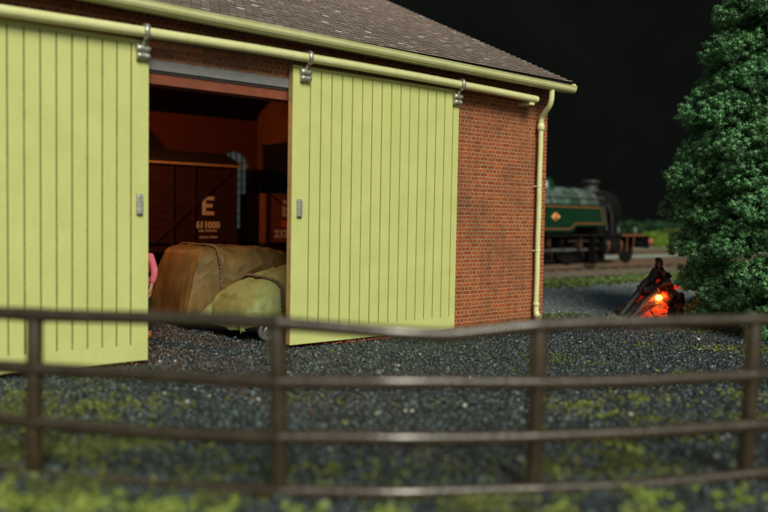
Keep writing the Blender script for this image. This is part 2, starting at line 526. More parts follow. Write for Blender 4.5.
turf('bright_grass', [gs(x, y, sp, n, r) for x, y, sp, n, r in
    [(20, 505, .4, 60, .055), (90, 508, .35, 60, .055), (160, 512, .3, 45, .05), (220, 520, .25, 20, .05), (385, 518, .2, 26, .05), (650, 498, .13, 34, .05), (630, 452, .06, 8, .05), (655, 515, .25, 24, .05), (560, 512, .3, 10, .045), (300, 512, .3, 9, .04), (740, 500, .3, 16, .045),
     (275, 433, .05, 2, .03), (333, 352, .03, 3, .03), (345, 424, .04, 3, .03), (600, 417, .05, 5, .03), (585, 404, .1, 9, .035)]], m_turf2, 30, .017)
turf('moss', [gs(x, y, sp, n, r) for x, y, sp, n, r in
    [(20, 410, .8, 260, .04), (30, 450, .6, 260, .045), (120, 445, .6, 160, .045), (60, 490, .5, 150, .05), (200, 500, .7, 110, .04), (480, 510, .9, 150, .045), (650, 420, .7, 90, .035), (620, 460, .7, 120, .04), (540, 318, .5, 130, .05), (575, 316, .5, 90, .05), (535, 316, .15, 60, .06), (700, 330, .8, 120, .05), (760, 350, .6, 120, .06), (300, 400, 1.5, 80, .03), (560, 360, 1.5, 90, .03), (450, 470, 1, 80, .03), (230, 470, .8, 60, .04), (100, 380, .8, 50, .03), (640, 470, .8, 80, .04)]], m_moss, 22, .015)
# grass strip by the line
C = []; Rr = []
for i in range(2600):
    C.append(W(random.uniform(5, 34), random.gauss(5.5, .45), .03)); Rr.append(random.uniform(.04, .11))
V, Fc = leaves(np.array(C), np.array(Rr), 20, .04, .6, .3)
tag(bulk('grass_verge', V, Fc, rand_island('verge_green', [(0, (.06, .10, .03)), (.5, (.12, .18, .05)), (1, (.20, .27, .09))], .85, .1)), kind='stuff')

# ================================================================== GOODS SHED
shed = thing('goods_shed', W(0, 0), YAW, 'red brick goods shed with pale green sliding doors and brown tiled roof', 'goods shed')
XR, XL = 3.87, -10.5
SL = .465
def rb(y): return 4.19 + SL*(y+.36)          # roof underside, front slope
YR = 5.23
def rb2(y): return rb(YR) - SL*(y-YR)
wl = MB()
wl.box(-1.30, XR, .15, .45, 0, 3.60)                       # right of the opening
wl.box(XL, -4.4, .15, .45, 0, 3.60)
wl.prism([(.15, 3.60), (.45, 3.60), (.45, rb(.45)), (.15, rb(.15))], 'x', XL, XR)
YB0, YB1 = 10.0, 10.3
# gable walls (the right one has the rail opening)
wl.box(XR-.3, XR, .45, 6.75, 0, 4.2)
wl.box(XR-.3, XR, 6.75, 9.85, 3.75, 4.2)
wl.box(XR-.3, XR, 9.85, YB0, 0, 4.2)
wl.prism([(.45, 4.2), (YB0, 4.2), (YB0, rb2(YB0)), (YR, rb(YR)), (.45, rb(.45))], 'x', XR-.3, XR)
wl.box(XL, XL+.3, .45, YB0, 0, 4.2)
wl.prism([(.45, 4.2), (YB0, 4.2), (YB0, rb2(YB0)), (YR, rb(YR)), (.45, rb(.45))], 'x', XL, XL+.3)
wl.build('wall', m_brick, shed, uv=True)
# back wall with an arched window and a wide arch filled near-black
def arch_pts(xc, r, zs, n=16):
    return [(xc+r*math.cos(PI-PI*k/n), zs+r*math.sin(PI-PI*k/n)) for k in range(n+1)]
bw = MB()
WX, WR, WZ, WS = 2.93, .43, 1.42, 3.13
DX, DR, DS = -.35, 1.6, 2.62
ZT = 4.40
bw.box(XL, DX-DR, YB0, YB1, 0, ZT)
bw.box(DX+DR, WX-WR, YB0, YB1, 0, ZT)
bw.box(WX-WR, WX+WR, YB0, YB1, 0, WZ)
bw.box(WX+WR, XR, YB0, YB1, 0, ZT)
bw.prism(arch_pts(WX, WR, WS)+[(WX+WR, ZT), (WX-WR, ZT)], 'y', YB0, YB1)
bw.prism(arch_pts(DX, DR, DS)+[(DX+DR, ZT), (DX-DR, ZT)], 'y', YB0, YB1)
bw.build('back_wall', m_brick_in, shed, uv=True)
wn = MB()
wn.box(WX-WR, WX+WR, YB0+.16, YB0+.2, WZ, WZ+.06); wn.box(WX-WR, WX-WR+.04, YB0+.16, YB0+.2, WZ, WS)
wn.box(WX+WR-.04, WX+WR, YB0+.16, YB0+.2, WZ, WS)
for k in range(1, 5):
    x = WX-WR+2*WR*k/5; h = math.sqrt(max(WR**2-(x-WX)**2, 0)); wn.box(x-.012, x+.012, YB0+.165, YB0+.195, WZ, WS+h)
for k in range(1, 9):
    z = WZ+.23*k; hw = WR if z < WS else math.sqrt(max(WR**2-(z-WS)**2, 0)); wn.box(WX-hw, WX+hw, YB0+.17, YB0+.19, z-.011, z+.011)
wf = wn.build('arched_window', noisy('window_iron', (.05, .045, .035), (.08, .06, .05)), shed)
m_glass = mat('frosted_glass', (.28, .42, .46), .45, .5, emit=(.50, .70, .68), estr=.038)  # faint emission stands in for outside light on the pane
B(m_glass).inputs['Transmission Weight'].default_value = .35
pg = MB(); pg.prism(arch_pts(WX, WR, WS)+[(WX+WR, WZ), (WX-WR, WZ)], 'y', YB0+.20, YB0+.215)
pg.build('pane', m_glass, wf)
dd = MB(); dd.prism(arch_pts(DX, DR, DS)+[(DX+DR, 0), (DX-DR, 0)], 'y', YB0+.22, YB0+.28)
dd.build('arched_dark_panel', noisy('black_panel', (.015, .010, .008), (.03, .02, .015)), shed)

bd_ = MB()  # added boards that black out the opening and stop outside light
for k in range(16): bd_.box(XR-.22, XR-.16, 6.752+k*.1935, 6.752+k*.1935+.188, 2.44, 3.748)
bd_.build('gable_screen', noisy('black_screen_boards', (.010, .008, .007), (.02, .015, .012)), shed)
# lintel beam and timber head over the opening
lt = MB(); lt.bbox(-5.2, -1.05, .118, .148, 3.60, 3.725, .005); lt.box(-4.4, -1.30, .152, .44, 3.575, 3.598)
lt.build('lintel', m_beam, shed)
lt = MB(); lt.box(-4.4, -1.30, .17, .42, 3.44, 3.572); lt.box(-1.37, -1.302, .19, .42, 0, 3.44); lt.box(-4.398, -4.33, .19, .42, 0, 3.44)
lt.build('door_frame', m_redwood, shed)

# roof: individual tiles on both slopes, dark boards below
rf = MB()
cosr = 1/math.sqrt(1+SL*SL); sinr = SL*cosr
def slope_pt(t, h, side=1):       # t: distance up the slope from the eave, h: height above the boards
    y = -.27+t*cosr - h*sinr; z = 4.300+t*sinr + h*cosr
    if side < 0: y = 2*YR - y
    return y, z
LEN = (YR+.27)/cosr
EXP = .150; TW = .13
XG = 4.0
nrow = int(LEN/EXP)+1
for side in (1, -1):
    for r in range(nrow):
        t0 = r*EXP; t1 = min(t0+EXP*1.04, LEN)
        off = (r % 2)*TW/2
        if side < 0:
            ya, za = slope_pt(t0, .016, side); yb, zb = slope_pt(t1, .004, side); yc, zc = slope_pt(t0, .0, side)
            rf.add([(XL, ya, za), (XG, ya, za), (XG, yb, zb), (XL, yb, zb), (XL, yc, zc), (XG, yc, zc)], [(0, 1, 2, 3), (4, 5, 1, 0)])
            continue
        x = XG
        x1 = XG; first = True
        while x1 > XL:
            x0 = x1-(TW-off if first and off else TW)+.006
            first = False
            j = random.uniform(-.003, .004); dt = random.uniform(-.0025, .0025)
            ya, za = slope_pt(t0+dt, .020+j*.4); yb, zb = slope_pt(t1, .003+j*.1); yc, zc = slope_pt(t0+dt, .000)
            rf.add([(x0, ya, za), (x1, ya, za), (x1, yb, zb), (x0, yb, zb), (x0, yc, zc), (x1, yc, zc), (x1, yb, zb-.012), (x0, yb, zb-.012)],
                   [(0, 1, 2, 3), (1, 5, 6, 2), (4, 0, 3, 7)])
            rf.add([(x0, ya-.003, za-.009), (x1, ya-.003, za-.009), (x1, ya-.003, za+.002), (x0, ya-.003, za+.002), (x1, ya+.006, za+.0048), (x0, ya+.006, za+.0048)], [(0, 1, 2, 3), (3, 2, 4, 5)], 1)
            x1 = x0-.006
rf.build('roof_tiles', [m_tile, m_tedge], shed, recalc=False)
ub = MB()
ub.prism([(-.26, 4.245), (-.26, 4.300), (YR, 4.263+SL*(YR+.36)), (YR, 4.20+SL*(YR+.36))], 'x', XL-.1, XG-.012)
ub.prism([(2*YR+.26, 4.245), (2*YR+.26, 4.300), (YR, 4.263+SL*(YR+.36)), (YR, 4.20+SL*(YR+.36))], 'x', XL-.1, XG-.012)
ub.build('roof', m_dark, shed)
rg = MB(); rg.tube([(XL, YR, 4.32+SL*(YR+.36)), (XG+.02, YR, 4.32+SL*(YR+.36))], .11, 10)
rg.build('ridge_tile', m_tile, shed)
# gutter: half round with rolled lip, end cap
gt = MB()
gy, gz, gr = -.255, 4.236, .086
prof = []
for k in range(9):
    a = PI+PI*k/8; prof.append((gy+gr*math.cos(a), gz+gr*math.sin(a)*1.05))
prof += [(gy+gr, gz+.03), (gy+gr-.014, gz+.034)]
for k in range(9):
    a = 2*PI-PI*k/8; prof.append((gy+(gr-.016)*math.cos(a), gz+(gr-.016)*math.sin(a)))
prof += [(gy-gr+.005, gz+.030), (gy-gr-.012, gz+.026)]
gt.prism(prof, 'x', XL, 4.06)
gt.lathe([(.078, 4.045), (.084, 4.06), (.068, 4.08), (.02, 4.09)], (0, gy, gz), 'x', 16)
gt.box(XL, 4.0, -.150, -.125, 4.16, 4.30)
sl_ = MB()
for i_, p_ in enumerate(gt.v): gt.v[i_] = (p_[0], p_[1], p_[2]-.010*(p_[0]-.5))
gt.build('gutter', m_trim, shed)
# downpipe with swan neck, collar, shoe
dp = MB()
px_ = 3.555
pts = [(3.50, -.235, 4.14), (3.50, -.235, 4.02), (3.50, -.225, 3.93), (3.51, -.18, 3.84), (3.53, -.08, 3.75), (3.55, .0, 3.67), (px_, .03, 3.58), (px_, .03, 3.45)]
fine = []
for i in range(len(pts)-1):
    for k in range(4):
        t = k/4; p0 = Vector(pts[max(i-1, 0)]); p1 = Vector(pts[i]); p2 = Vector(pts[i+1]); p3 = Vector(pts[min(i+2, len(pts)-1)])
        fine.append(.5*((2*p1)+(-p0+p2)*t+(2*p0-5*p1+4*p2-p3)*t*t+(-p0+3*p1-3*p2+p3)*t**3))
fine.append(Vector(pts[-1]))
dp.tube(fine, .050, 12)
dp.lathe([(.048, 3.43), (.066, 3.45), (.067, 3.52), (.058, 3.55), (.05, 3.56)], (px_, .03, 0), 'z', 14)
wob = [(px_+.004*math.sin(k*1.7), .03, 3.46-k*.31) for k in range(11)]
dp.tube(wob, .046, 12)
dp.lathe([(.048, .30), (.058, .31), (.059, .36), (.048, .38)], (px_, .03, 0), 'z', 14)
dp.tube([(px_, .03, .36), (px_, .03, .22), (px_, .01, .15), (px_-.01, -.05, .11)], [.048, .05, .056, .062], 12)
dp.build('downpipe', m_trim, shed)
for z in (2.45, 1.3):
    cb = MB(); cb.lathe([(.047, z-.015), (.052, z-.013), (.052, z+.013), (.047, z+.015)], (px_, .03, 0), 'z', 12); cb.box(px_-.03, px_+.03, .06, .148, z-.015, z+.015)
    cb.build('pipe_bracket', m_trim, shed)
# sliding rail with closed end and wall brackets
RZ = 3.995
rl = MB()
RY = -.115
RP = [(XL+.2, 3.93), (-8, 3.945), (-6.6, 3.955), (-5.3, 3.962), (-3.8, 3.984), (-2.3, 4.000), (-.8, 4.000), (.6, 3.990), (2, 3.966), (3.22, 3.935)]
def rz(x): return float(np.interp(x, [p[0] for p in RP], [p[1] for p in RP]))
rl.tube([(x, RY, z) for x, z in RP], .064, 16)
rl.lathe([(.064, 3.22), (.06, 3.25), (.043, 3.268), (.0, 3.275)], (0, RY, rz(3.22)), 'x', 16)
for x in (3.06, -8.9):
    rl.bbox(x+.0, x+.12, RY-.02, .148, rz(x)-.115, rz(x)-.05, .012)
rl.build('door_rail', m_trim, shed)

# sliding doors: planks with real grooves between them
def sliding_door(x0, x1, lines, label=None):
    d = MB()
    z0, z1 = .058, 3.905
    y0, y1 = 0, .11
    gtop, gbot = z1-.05, z0+.20
    # backing board
    d.box(x0+.005, x1-.005, .010, y1, z0+.004, z1-.004, 1)
    xs = sorted(lines)
    gw = .009
    edges = [x0]+xs+[x1]
    for i in range(len(edges)-1):
        a = edges[i]+(gw if i else 0); b = edges[i+1]-(gw if i < len(edges)-2 else 0)
        jy = random.uniform(-.0015, .0015)
        d.bbox(a, b, jy, .012, gbot, gtop, .003, 0)
    d.bbox(x0, x1, -.0018, .012, z0, gbot-.0005, .004, 0)
    d.bbox(x0, x1, -.0012, .012, gtop+.0005, z1, .004, 0)
    # edges in a darker tan
    d.box(x0-.001, x0+.004, .013, y1+.001, z0+.002, z1-.002, 2)
    d.box(x1-.004, x1+.001, .013, y1+.001, z0+.002, z1-.002, 2)
    d.box(x0+.005, x1-.005, .013, y1+.001, z0+.0005, z0+.0035, 2)
    d.box(x0+.005, x1-.005, .013, y1+.001, z1-.0035, z1-.001, 0)
    return d.build('sliding_door', [m_paint, m_groove, m_edge], shed)
def hanger(parent, x):
    RZ = rz(x)
    h = MB()
    ring = []
    for k in range(15):
        a = math.radians(-78+ (250)*k/14)
        ring.append((x+.01*math.sin(k), RY-.083*math.cos(a), RZ+.083*math.sin(a)))
    h.tube(ring, .021, 8, sq=1.5)
    h.tube([(x+.01, RY+.02, RZ-.085), (x, -.055, RZ-.15)], .028, 8)
    h.bbox(x-.075, x+.075, -.045, -.002, RZ-.32, RZ-.13, .014)
    h.lathe([(.0, x-.085), (.036, x-.08), (.04, x-.04), (.03, x), (.04, x+.04), (.036, x+.08), (0, x+.085)], (0, -.055, RZ-.185), 'x', 12)
    h.lathe([(.0, x-.08), (.034, x-.075), (.038, x-.04), (.03, x), (.038, x+.04), (.034, x+.075), (0, x+.08)], (0, -.055, RZ-.27), 'x', 12)
    return h.build('hanger', m_steel, parent)
def handle(parent, x, z):
    h = MB()
    h.bbox(x-.042, x+.042, -.012, -.003, z-.13, z+.13, .004)
    h.bbox(x-.034, x+.034, -.05, -.011, z-.115, z+.115, .014)
    return h.build('handle', m_steel, parent)
d1 = sliding_door(-6.95, -3.685, [-3.90-.1715*k for k in range(17)])
hanger(d1, -3.775); hanger(d1, -6.8); handle(d1, -3.80, 1.95)
d2 = sliding_door(-1.645, 1.50, [-1.36+.182*k for k in range(16)])
hanger(d2, -1.47); hanger(d2, 1.42); handle(d2, -1.53, 1.95)
sf = MB(); sf.box(XL+.3, XR-.3, .45, YB0, .002, .006)
sf.build('shed_floor', noisy('shed_floor_ash', (.012, .011, .010), (.03, .027, .025), 14, .8, .3, bs=1, bd=.03, fine=20), shed)

# ================================================================== INTERIOR LAMP (warm bulb hidden behind the right-hand door)
def shed_lamp(x, y, z, energy, label):
    t = thing('pendant_lamp', W(x, y, z), YAW, label, 'lamp', )
    a = MB(); a.lathe([(.03, .20), (.05, .16), (.24, .02), (.25, 0), (.235, .0), (.05, .13)], seg=24); a.build('lamp_shade', mat('shade_enamel', (.02, .04, .02), .3), t)
    b = MB(); b.ball((0, 0, .03), .05); b.build('bulb', mat('bulb_glow', (1, .6, .3), .5, emit=(1, .38, .10), estr=30), t)
    c_ = MB(); c_.tube([(0, 0, .2), (0, 0, 1.15)], .01, 6); c_.build('cable', mat('cable_black', (.01, .01, .01)), t)
    ld = bpy.data.lights.new('bulb_light', 'POINT'); ld.energy = energy; ld.color = (1, .34, .09); ld.shadow_soft_size = .05
    lo = bpy.data.objects.new('bulb_light', ld); S.collection.objects.link(lo); lo.parent = t; lo.location = (0, 0, -.06)
shed_lamp(-3.7, 5.0, 3.9, 440, 'green enamel pendant lamp hanging in the shed behind the left door')

# ================================================================== WAGONS
m_van = noisy('van_brown_paint', (.055, .022, .014), (.04, .015, .010), 6, .6, .3)
m_wag = noisy('wagon_bauxite_paint', (.27, .115, .075), (.20, .08, .052), 6, .65, .3)
m_under = noisy('underframe_black', (.012, .011, .010), (.03, .02, .016), 8, .7, .3)
m_letter = noisy('lettering_white', (.9, .87, .83), (.78, .74, .70), 20, .7, bs=0)
m_vroof = noisy('van_roof_grey', (.035, .03, .028), (.02, .018, .017), 4, .8)
MT = Matrix.Rotation(PI/2, 4, 'X')
def wheelset(parent, x, yc, r=.46, hg=.75):
    a = MB()
    for s_ in (-1, 1):
        y = yc+s_*hg
        a.lathe([(0.03, y-.07), (r*.3, y-.07), (r*.35, y-.03), (r*.85, y-.03), (r*.88, y-.065), (r, y-.065), (r, y+.05), (r+.03*1, y+.052), (r+.03, y+.07), (.03, y+.07)] if s_ < 0 else
                [(0.03, y-.07), (r+.03, y-.07), (r+.03, y-.052), (r, y-.05), (r, y+.065), (r*.88, y+.065), (r*.85, y+.03), (r*.35, y+.03), (r*.3, y+.07), (.03, y+.07)], (x, 0, r+.235), 'y', 24)
    a.tube([(x, yc-hg, r+.235), (x, yc+hg, r+.235)], .07, 10)
    return a.build('wheelset', m_under, parent)
def underframe(parent, x0, x1, y0, y1, zf):
    a = MB(); yc = (y0+y1)/2
    a.box(x0, x1, y0+.06, y1-.06, zf-.24, zf-.002)
    for xx in (x0+1.0, x1-1.0):
        for s_ in (y0+.14, y1-.14):
            a.prism([(xx-.35, zf-.24), (xx+.35, zf-.24), (xx+.14, .62), (xx-.14, .62)], 'y', s_-.03, s_+.03)
            a.bbox(xx-.13, xx+.13, s_-.12, s_+.1, .56, .82, .02)
            a.tube([(xx-.5, s_-.05, zf-.24), (xx, s_-.05, .84), (xx+.5, s_-.05, zf-.24)], .04, 6)
    a.tube([(x0+.5, y0+.02, .55), (x1-1.3, y0+.02, .60)], .025, 6)
    a.build('underframe', m_under, parent)
    for xx in (x0+1.0, x1-1.0): wheelset(parent, xx, yc, .34, min(.75, (y1-y0)/2-.25))
    for xe, sg in ((x0, -1), (x1, 1)):
        for s_ in (-.40, .40):
            b = MB(); b.lathe([(.07, xe), (.09, xe+sg*.02), (.07, xe+sg*.04), (.06, xe+sg*.24), (.04, xe+sg*.24), (.04, xe+sg*.33), (.17, xe+sg*.34), (.16, xe+sg*.37), (.0, xe+sg*.38)], (0, yc+s_, zf-.14), 'x', 16)
            b.build('buffer', m_under, parent)
def planks(a, x0, x1, yf, z0, z1, pitch, th=.03, mi=0):
    z = z0
    while z < z1-.02:
        a.box(x0, x1, yf, yf+th, z, min(z+pitch-.012, z1), mi); z += pitch
    a.box(x0+.01, x1-.01, yf+.012, yf+th+.01, z0+.005, z1-.005, mi)
# covered van
van = thing('goods_van', W(0, 0), YAW, 'brown covered goods van lettered E 611000 inside the shed', 'railway van')
VX0, VX1, VY0, VY1, VF, VT = -3.3, 1.42, 7.2, 9.5, 1.19, 2.93
a = MB()
a.box(VX0+.02, VX1-.02, VY0+.045, VY1-.045, VF, VT)
planks(a, VX0, VX1, VY0, VF+.01, VT, .165)
planks(a, VX0, VX1, VY1-.03, VF+.01, VT, .165)
for zc in np.arange(VF+.01, VT, .165):
    a.box(VX1-.019, VX1, VY0+.032, VY1-.032, zc, min(zc+.153, VT))
vb = a.build('body', m_van, van)
a = MB()
for x in (VX0, -2.1, -1.55, -.2, .31, VX1-.07):
    a.box(x, x+.07, VY0-.035, VY0-.002, VF-.05, VT)
for (xa, za, xb, zb) in ((-.55, VF+.05, VX1-.15, VT-.1), (-1.8, VF+.05, VX0+.1, VT-.1)):
    dx, dz = xb-xa, zb-za; ln = math.hypot(dx, dz); n_ = (-dz/ln*.03, dx/ln*.03)
    a.prism([(xa+n_[0], za+n_[1]), (xb+n_[0], zb+n_[1]), (xb-n_[0], zb-n_[1]), (xa-n_[0], za-n_[1])], 'y', VY0-.028, VY0-.001)
a.box(VX0, VX1, VY0-.03, VY0-.003, VF-.18, VF-.052)
a.build('framing', m_van, van)
a = MB()
yc = (VY0+VY1)/2
pr = []
for k in range(13):
    t = -1+2*k/12; pr.append((yc+t*(VY1-VY0+.16)/2, VT+.0+.34*(1-t*t)))
pr2 = [(y, z+.045) for y, z in pr][::-1]
a.prism(pr+pr2, 'x', VX0-.06, VX1+.06)
a.prism([(y, z-.001) for y, z in pr if VY0 < y < VY1]+[(VY1-.05, VT-.01), (VY0+.05, VT-.01)], 'x', VX0+.03, VX1-.03)
a.build('roof', m_vroof, van)
a = MB()   # roof lip strip, the lamp's light on it put into a pale colour
a.box(VX0-.06, VX1+.06, VY0-.100, VY0-.082, VT-.005, VT+.048)
a.build('roof_edge', noisy('roof_edge_lit', (.55, .40, .26), (.5, .36, .22)), van)
underframe(van, VX0, VX1, VY0, VY1, VF)
def letter_E(parent, x0, x1, z0, z1, yf):
    a = MB(); t = (z1-z0)*.2
    a.box(x0, x0+t*1.1, yf-.006, yf-.001, z0, z1)
    for z in (z0, (z0+z1)/2-t/2, z1-t): a.box(x0+t*1.1, x1-(0.04 if z not in (z0, z1-t) else 0), yf-.006, yf-.001, z, z+t)
    return a.build('letter', m_letter, parent)
letter_E(van, .56, .85, 1.83, 2.25, VY0)
text_mesh('number', '611000', .2, m_letter, Matrix.Translation((.70, VY0-.006, 1.60)) @ MT, van, .003, .012)
a = MB()
for x0, x1, z in ((.48, .62, 1.455), (.65, .92, 1.46), (.5, .7, 1.31), (.74, .93, 1.315)):
    k = x0
    a.box(x0, x1, VY0-.0035, VY0-.001, z-.006, z-.001)
    while k < x1: a.box(k, k+.022, VY0-.005, VY0-.001, z, z+.042); k += .036
a.build('small_lettering', m_letter, van)
# open wagon
wg = thing('open_wagon', W(0, 0), YAW, 'planked open goods wagon lettered E 232 behind the tarpaulined loads', 'railway wagon')
OX0, OX1, OY0, OY1, OF, OT = 2.19, 6.9, 7.2, 8.45, 1.19, 2.37
a = MB()
for yy in (OY0, OY1-.05): planks(a, OX0, OX1, yy, OF+.01, OT, .195, .04)
for xx in (OX0, OX1-.05): a.box(xx+.002, xx+.048, OY0+.051, OY1-.052, OF+.01, OT-.002)
a.box(OX0+.01, OX1-.01, OY0+.06, OY1-.06, OF, OF+.05)
a.build('body', m_wag, wg)
for x in (OX0+.02, OX0+.0+1.4, OX1-1.5, OX1-.09): a = MB(); a.box(x, x+.06, OY0-.03, OY0-.001, OF-.1, OT); a.build('stanchion', m_under, wg)
a = MB()
xa, za, xb, zb = OX0+.1, OT-.02, OX0+1.35, OF+.4
dx, dz = xb-xa, zb-za; ln = math.hypot(dx, dz); n_ = (-dz/ln*.018, dx/ln*.018)
a.prism([(xa+n_[0], za+n_[1]), (xb+n_[0], zb+n_[1]), (xb-n_[0], zb-n_[1]), (xa-n_[0], za-n_[1])], 'y', OY0-.022, OY0-.002)
a.build('brace', m_under, wg)
letter_E(wg, 2.66, 2.94, 1.82, 2.22, OY0-.002)
text_mesh('number', '232', .24, m_letter, Matrix.Translation((2.62, OY0-.006, 1.40)) @ MT, wg, .003, .012)
a = MB(); a.box(2.64, 2.92, OY0-.008, OY0-.002, 1.58, 1.72)
a.build('orange_panel', mat('orange_label', (.75, .26, .03), .6), wg)
underframe(wg, OX0, OX1, OY0, OY1, OF)
# coal-like load glinting at the wagon foot is the coupling hook and chain
a = MB()
for k in range(4):
    cx = VX1+.12+k*.17; pts = [(cx+.10*math.cos(t), yc+(.05*math.sin(t) if k % 2 else 0), VF-.2+(.05*math.sin(t) if not k % 2 else 0)) for t in np.linspace(0, 2*PI, 13)]
    a.tube(pts, .016, 6, cap=False)
a.build('coupling_chain', m_under, van)

# ================================================================== TARPAULINED LOADS
def tarp_mat(name, c1, c2):
    m = noisy(name, c1, c2, 3, .62, .35, bs=0)
    v = coords(m)
    n_ = N(m, 'ShaderNodeTexNoise', noise_type='RIDGED_MULTIFRACTAL')
    n_.inputs['Scale'].default_value = 1.5; n_.inputs['Detail'].default_value = 3
    L(m, coords(m, 'Object', (1.6, 1.6, 1)), n_.inputs['Vector'])
    bump(m, n_.outputs['Fac'], .4, .02)
    return m
m_tarpA = tarp_mat('brown_tarpaulin', (.16, .095, .026), (.085, .060, .018))
m_tarpB = tarp_mat('olive_tarpaulin', (.19, .22, .075), (.13, .155, .055))
m_rope = noisy('hemp_rope', (.17, .11, .06), (.09, .06, .035), 30, .9, .1)
def tarp_load(root, x0, x1, y0, y1, h_prof, skirt, m, ropes, power=4.5, seed=1, taper=.0, e_lo=.82):
    """draped sheet: sections across y along x, rounded top corners, closed sloping ends, wavy skirt"""
    rnd = random.Random(seed)
    ph = [rnd.uniform(0, 6.28) for _ in range(12)]
    nx, ns = 110, 110
    def sec(u, s, grow=0.):
        # u along 0..1, s 0..1 around from front skirt over the top to back skirt
        e0 = min(u/.16, 1); e1 = min((1-u)/.14, 1)
        end = math.sin(min(e0, e1)*PI/2)**.42 if min(e0, e1) > 0 else 0
        H = h_prof(u)
        a = PI*s
        ca, sa = math.cos(a), math.sin(a)
        cy = math.copysign(abs(ca)**(2/power), ca); cz = abs(sa)**(2/power)
        wid = (y1-y0)/2*(.90+.10*end)*(1-taper*(1-u))
        low = max(0, 1-cz)
        fold = .030*math.sin(u*19+ph[0])*low + .022*math.sin(u*37+ph[1]+3*s)*low + .014*math.sin(s*23+ph[2]+u*5)
        Y = (y0+y1)/2 - cy*(wid+grow) * (1+fold) - cy*low*.035*math.sin(u*11+ph[3])
        bot = skirt+.05*math.sin(u*23+ph[4])+.035*math.sin(u*9+ph[5])
        top = H*(e_lo+(1-e_lo)*end) + .018*math.sin(u*13+ph[6])*math.sin(s*9+ph[7]) + .012*math.sin(u*31+ph[8]+s*14)
        Z = bot+(top-bot+grow)*cz
        X = x0+(x1-x0)*u + .02*math.sin(s*17+ph[9]) - (.05*(1-cz)*(1 if u < .5 else -1))*(1-end)
        return (X, Y, Z)
    a = MB()
    us = [0.0]+[.5-.5*math.cos(PI*(i+.3)/(nx+.6)) for i in range(nx+1)]+[1.0]
    vs = []
    for u in us:
        for j in range(ns+1): vs.append(sec(min(max(u, .004), .996), j/ns))
    n1 = ns+1
    fs = [(i*n1+j, (i+1)*n1+j, (i+1)*n1+j+1, i*n1+j+1) for i in range(len(us)-1) for j in range(ns)]
    a.add(vs, fs, 0, True)
    # hanging end sheets: fan of columns from section down to the skirt
    for ui, sg in ((0, -1), (len(us)-1, 1)):
        ring = vs[ui*n1:(ui+1)*n1]
        rows = 8; g0 = len(a.v)
        vv = []
        for j, p in enumerate(ring):
            for k in range(rows+1):
                t = k/rows
                zb = skirt+.018*math.sin(j*.23+ph[4])+.008*math.sin(j*.61)
                z = p[2]*(1-t)+min(zb, p[2])*t
                bulge = sg*(.17*math.sin(t*PI*.5)**.8 + .035*math.sin(j*.19+ph[10])*t+.012*math.sin(j*.43+ph[11]+3*t)*t)
                vv.append((p[0]+bulge, p[1], z))
        a.add(vv, [(j*(rows+1)+k, (j+1)*(rows+1)+k, (j+1)*(rows+1)+k+1, j*(rows+1)+k+1) for j in range(ns) for k in range(rows)], 0, True)
    o = a.build('tarpaulin', m, root)
    bm = bmesh.new(); bm.from_mesh(o.data); bmesh.ops.remove_doubles(bm, verts=bm.verts, dist=.0005); bmesh.ops.recalc_face_normals(bm, faces=bm.faces); bm.normal_update()
    off = Vector((seed*7.3, seed*1.7, 0))
    moves = []
    for q in bm.verts:
        p = Vector((q.co.x*1.0, q.co.y*1.0, q.co.z*.75))*2.1+off
        warp = p+mnoise.noise_vector(p*.8)*.7
        rid = (1-abs(mnoise.noise(warp)))**5
        rid2 = (1-abs(mnoise.noise(warp*2.3+Vector((5, 2, 1)))))**6
        moves.append(q.normal*(.030*(rid-.3)+.012*(rid2-.25)))
    for q, mv in zip(bm.verts, moves): q.co += mv
    bm.to_mesh(o.data); bm.free()
    for u in ropes:
        for strand in range(2):
            r = MB(); pts = []
            nn = 160
            for k in range(nn+1):
                s = .0+k/nn
                p = Vector(sec(u, s, .028)); q = k*.75+strand*PI
                pts.append(p+Vector((.017*math.cos(q), .010*math.sin(q), .014*math.sin(q))))
            r.tube(pts, .017, 6)
            if strand == 0: rr = r
            else: rr.add(r.v, r.f, 0, True)
        rr.build('rope', m_rope, root)
    return o
A = thing('tarpaulined_load', W(-1.9, 2.2), YAW, 'tall brown tarpaulined load roped round one end, behind the olive one', 'covered load', 'tarpaulined loads in the doorway')
tarp_load(A, 0, 2.0, 0, 1.75, lambda u: 1.36-.14*u-.03*math.sin(u*8), .16, m_tarpA, [.17], 6, 3)
a = MB(); a.bbox(.12, 1.9, .12, 1.6, .10, .9, .03); a.build('crate', noisy('crate_wood', (.10, .06, .03), (.14, .09, .05)), A)
a = MB()
for y in (.25, 1.45): a.box(.1, 1.9, y-.07, y+.07, .0, .098)
a.build('skid', m_under, A)
Bq = thing('tarpaulined_load', W(-1.78, .62), YAW, 'low olive tarpaulined load on small wheels, nearest the shed doorway', 'covered load', 'tarpaulined loads in the doorway')
tarp_load(Bq, 0, 2.3, 0, 1.6, lambda u: .80+.24*min(1, max(0, (u-.08)*3.2)), .17, m_tarpB, [.2], 3.4, 8, .10, .66)
a = MB(); a.bbox(.45, 2.0, .28, 1.32, .20, .42, .03); a.build('trolley_bed', m_under, Bq)
for x, y in ((.22, .13), (.22, 1.5), (1.9, .13), (1.9, 1.5)):
    a = MB()
    a.lathe([(.02, -.045), (.07, -.045), (.085, -.02), (.10, -.045), (.15, -.045), (.16, -.02), (.16, .03), (.02, .03)], (x, y, .165), 'y', 20)
    a.build('wheel', mat('tin_wheel', (.35, .36, .36), .35, .5, .8), Bq)

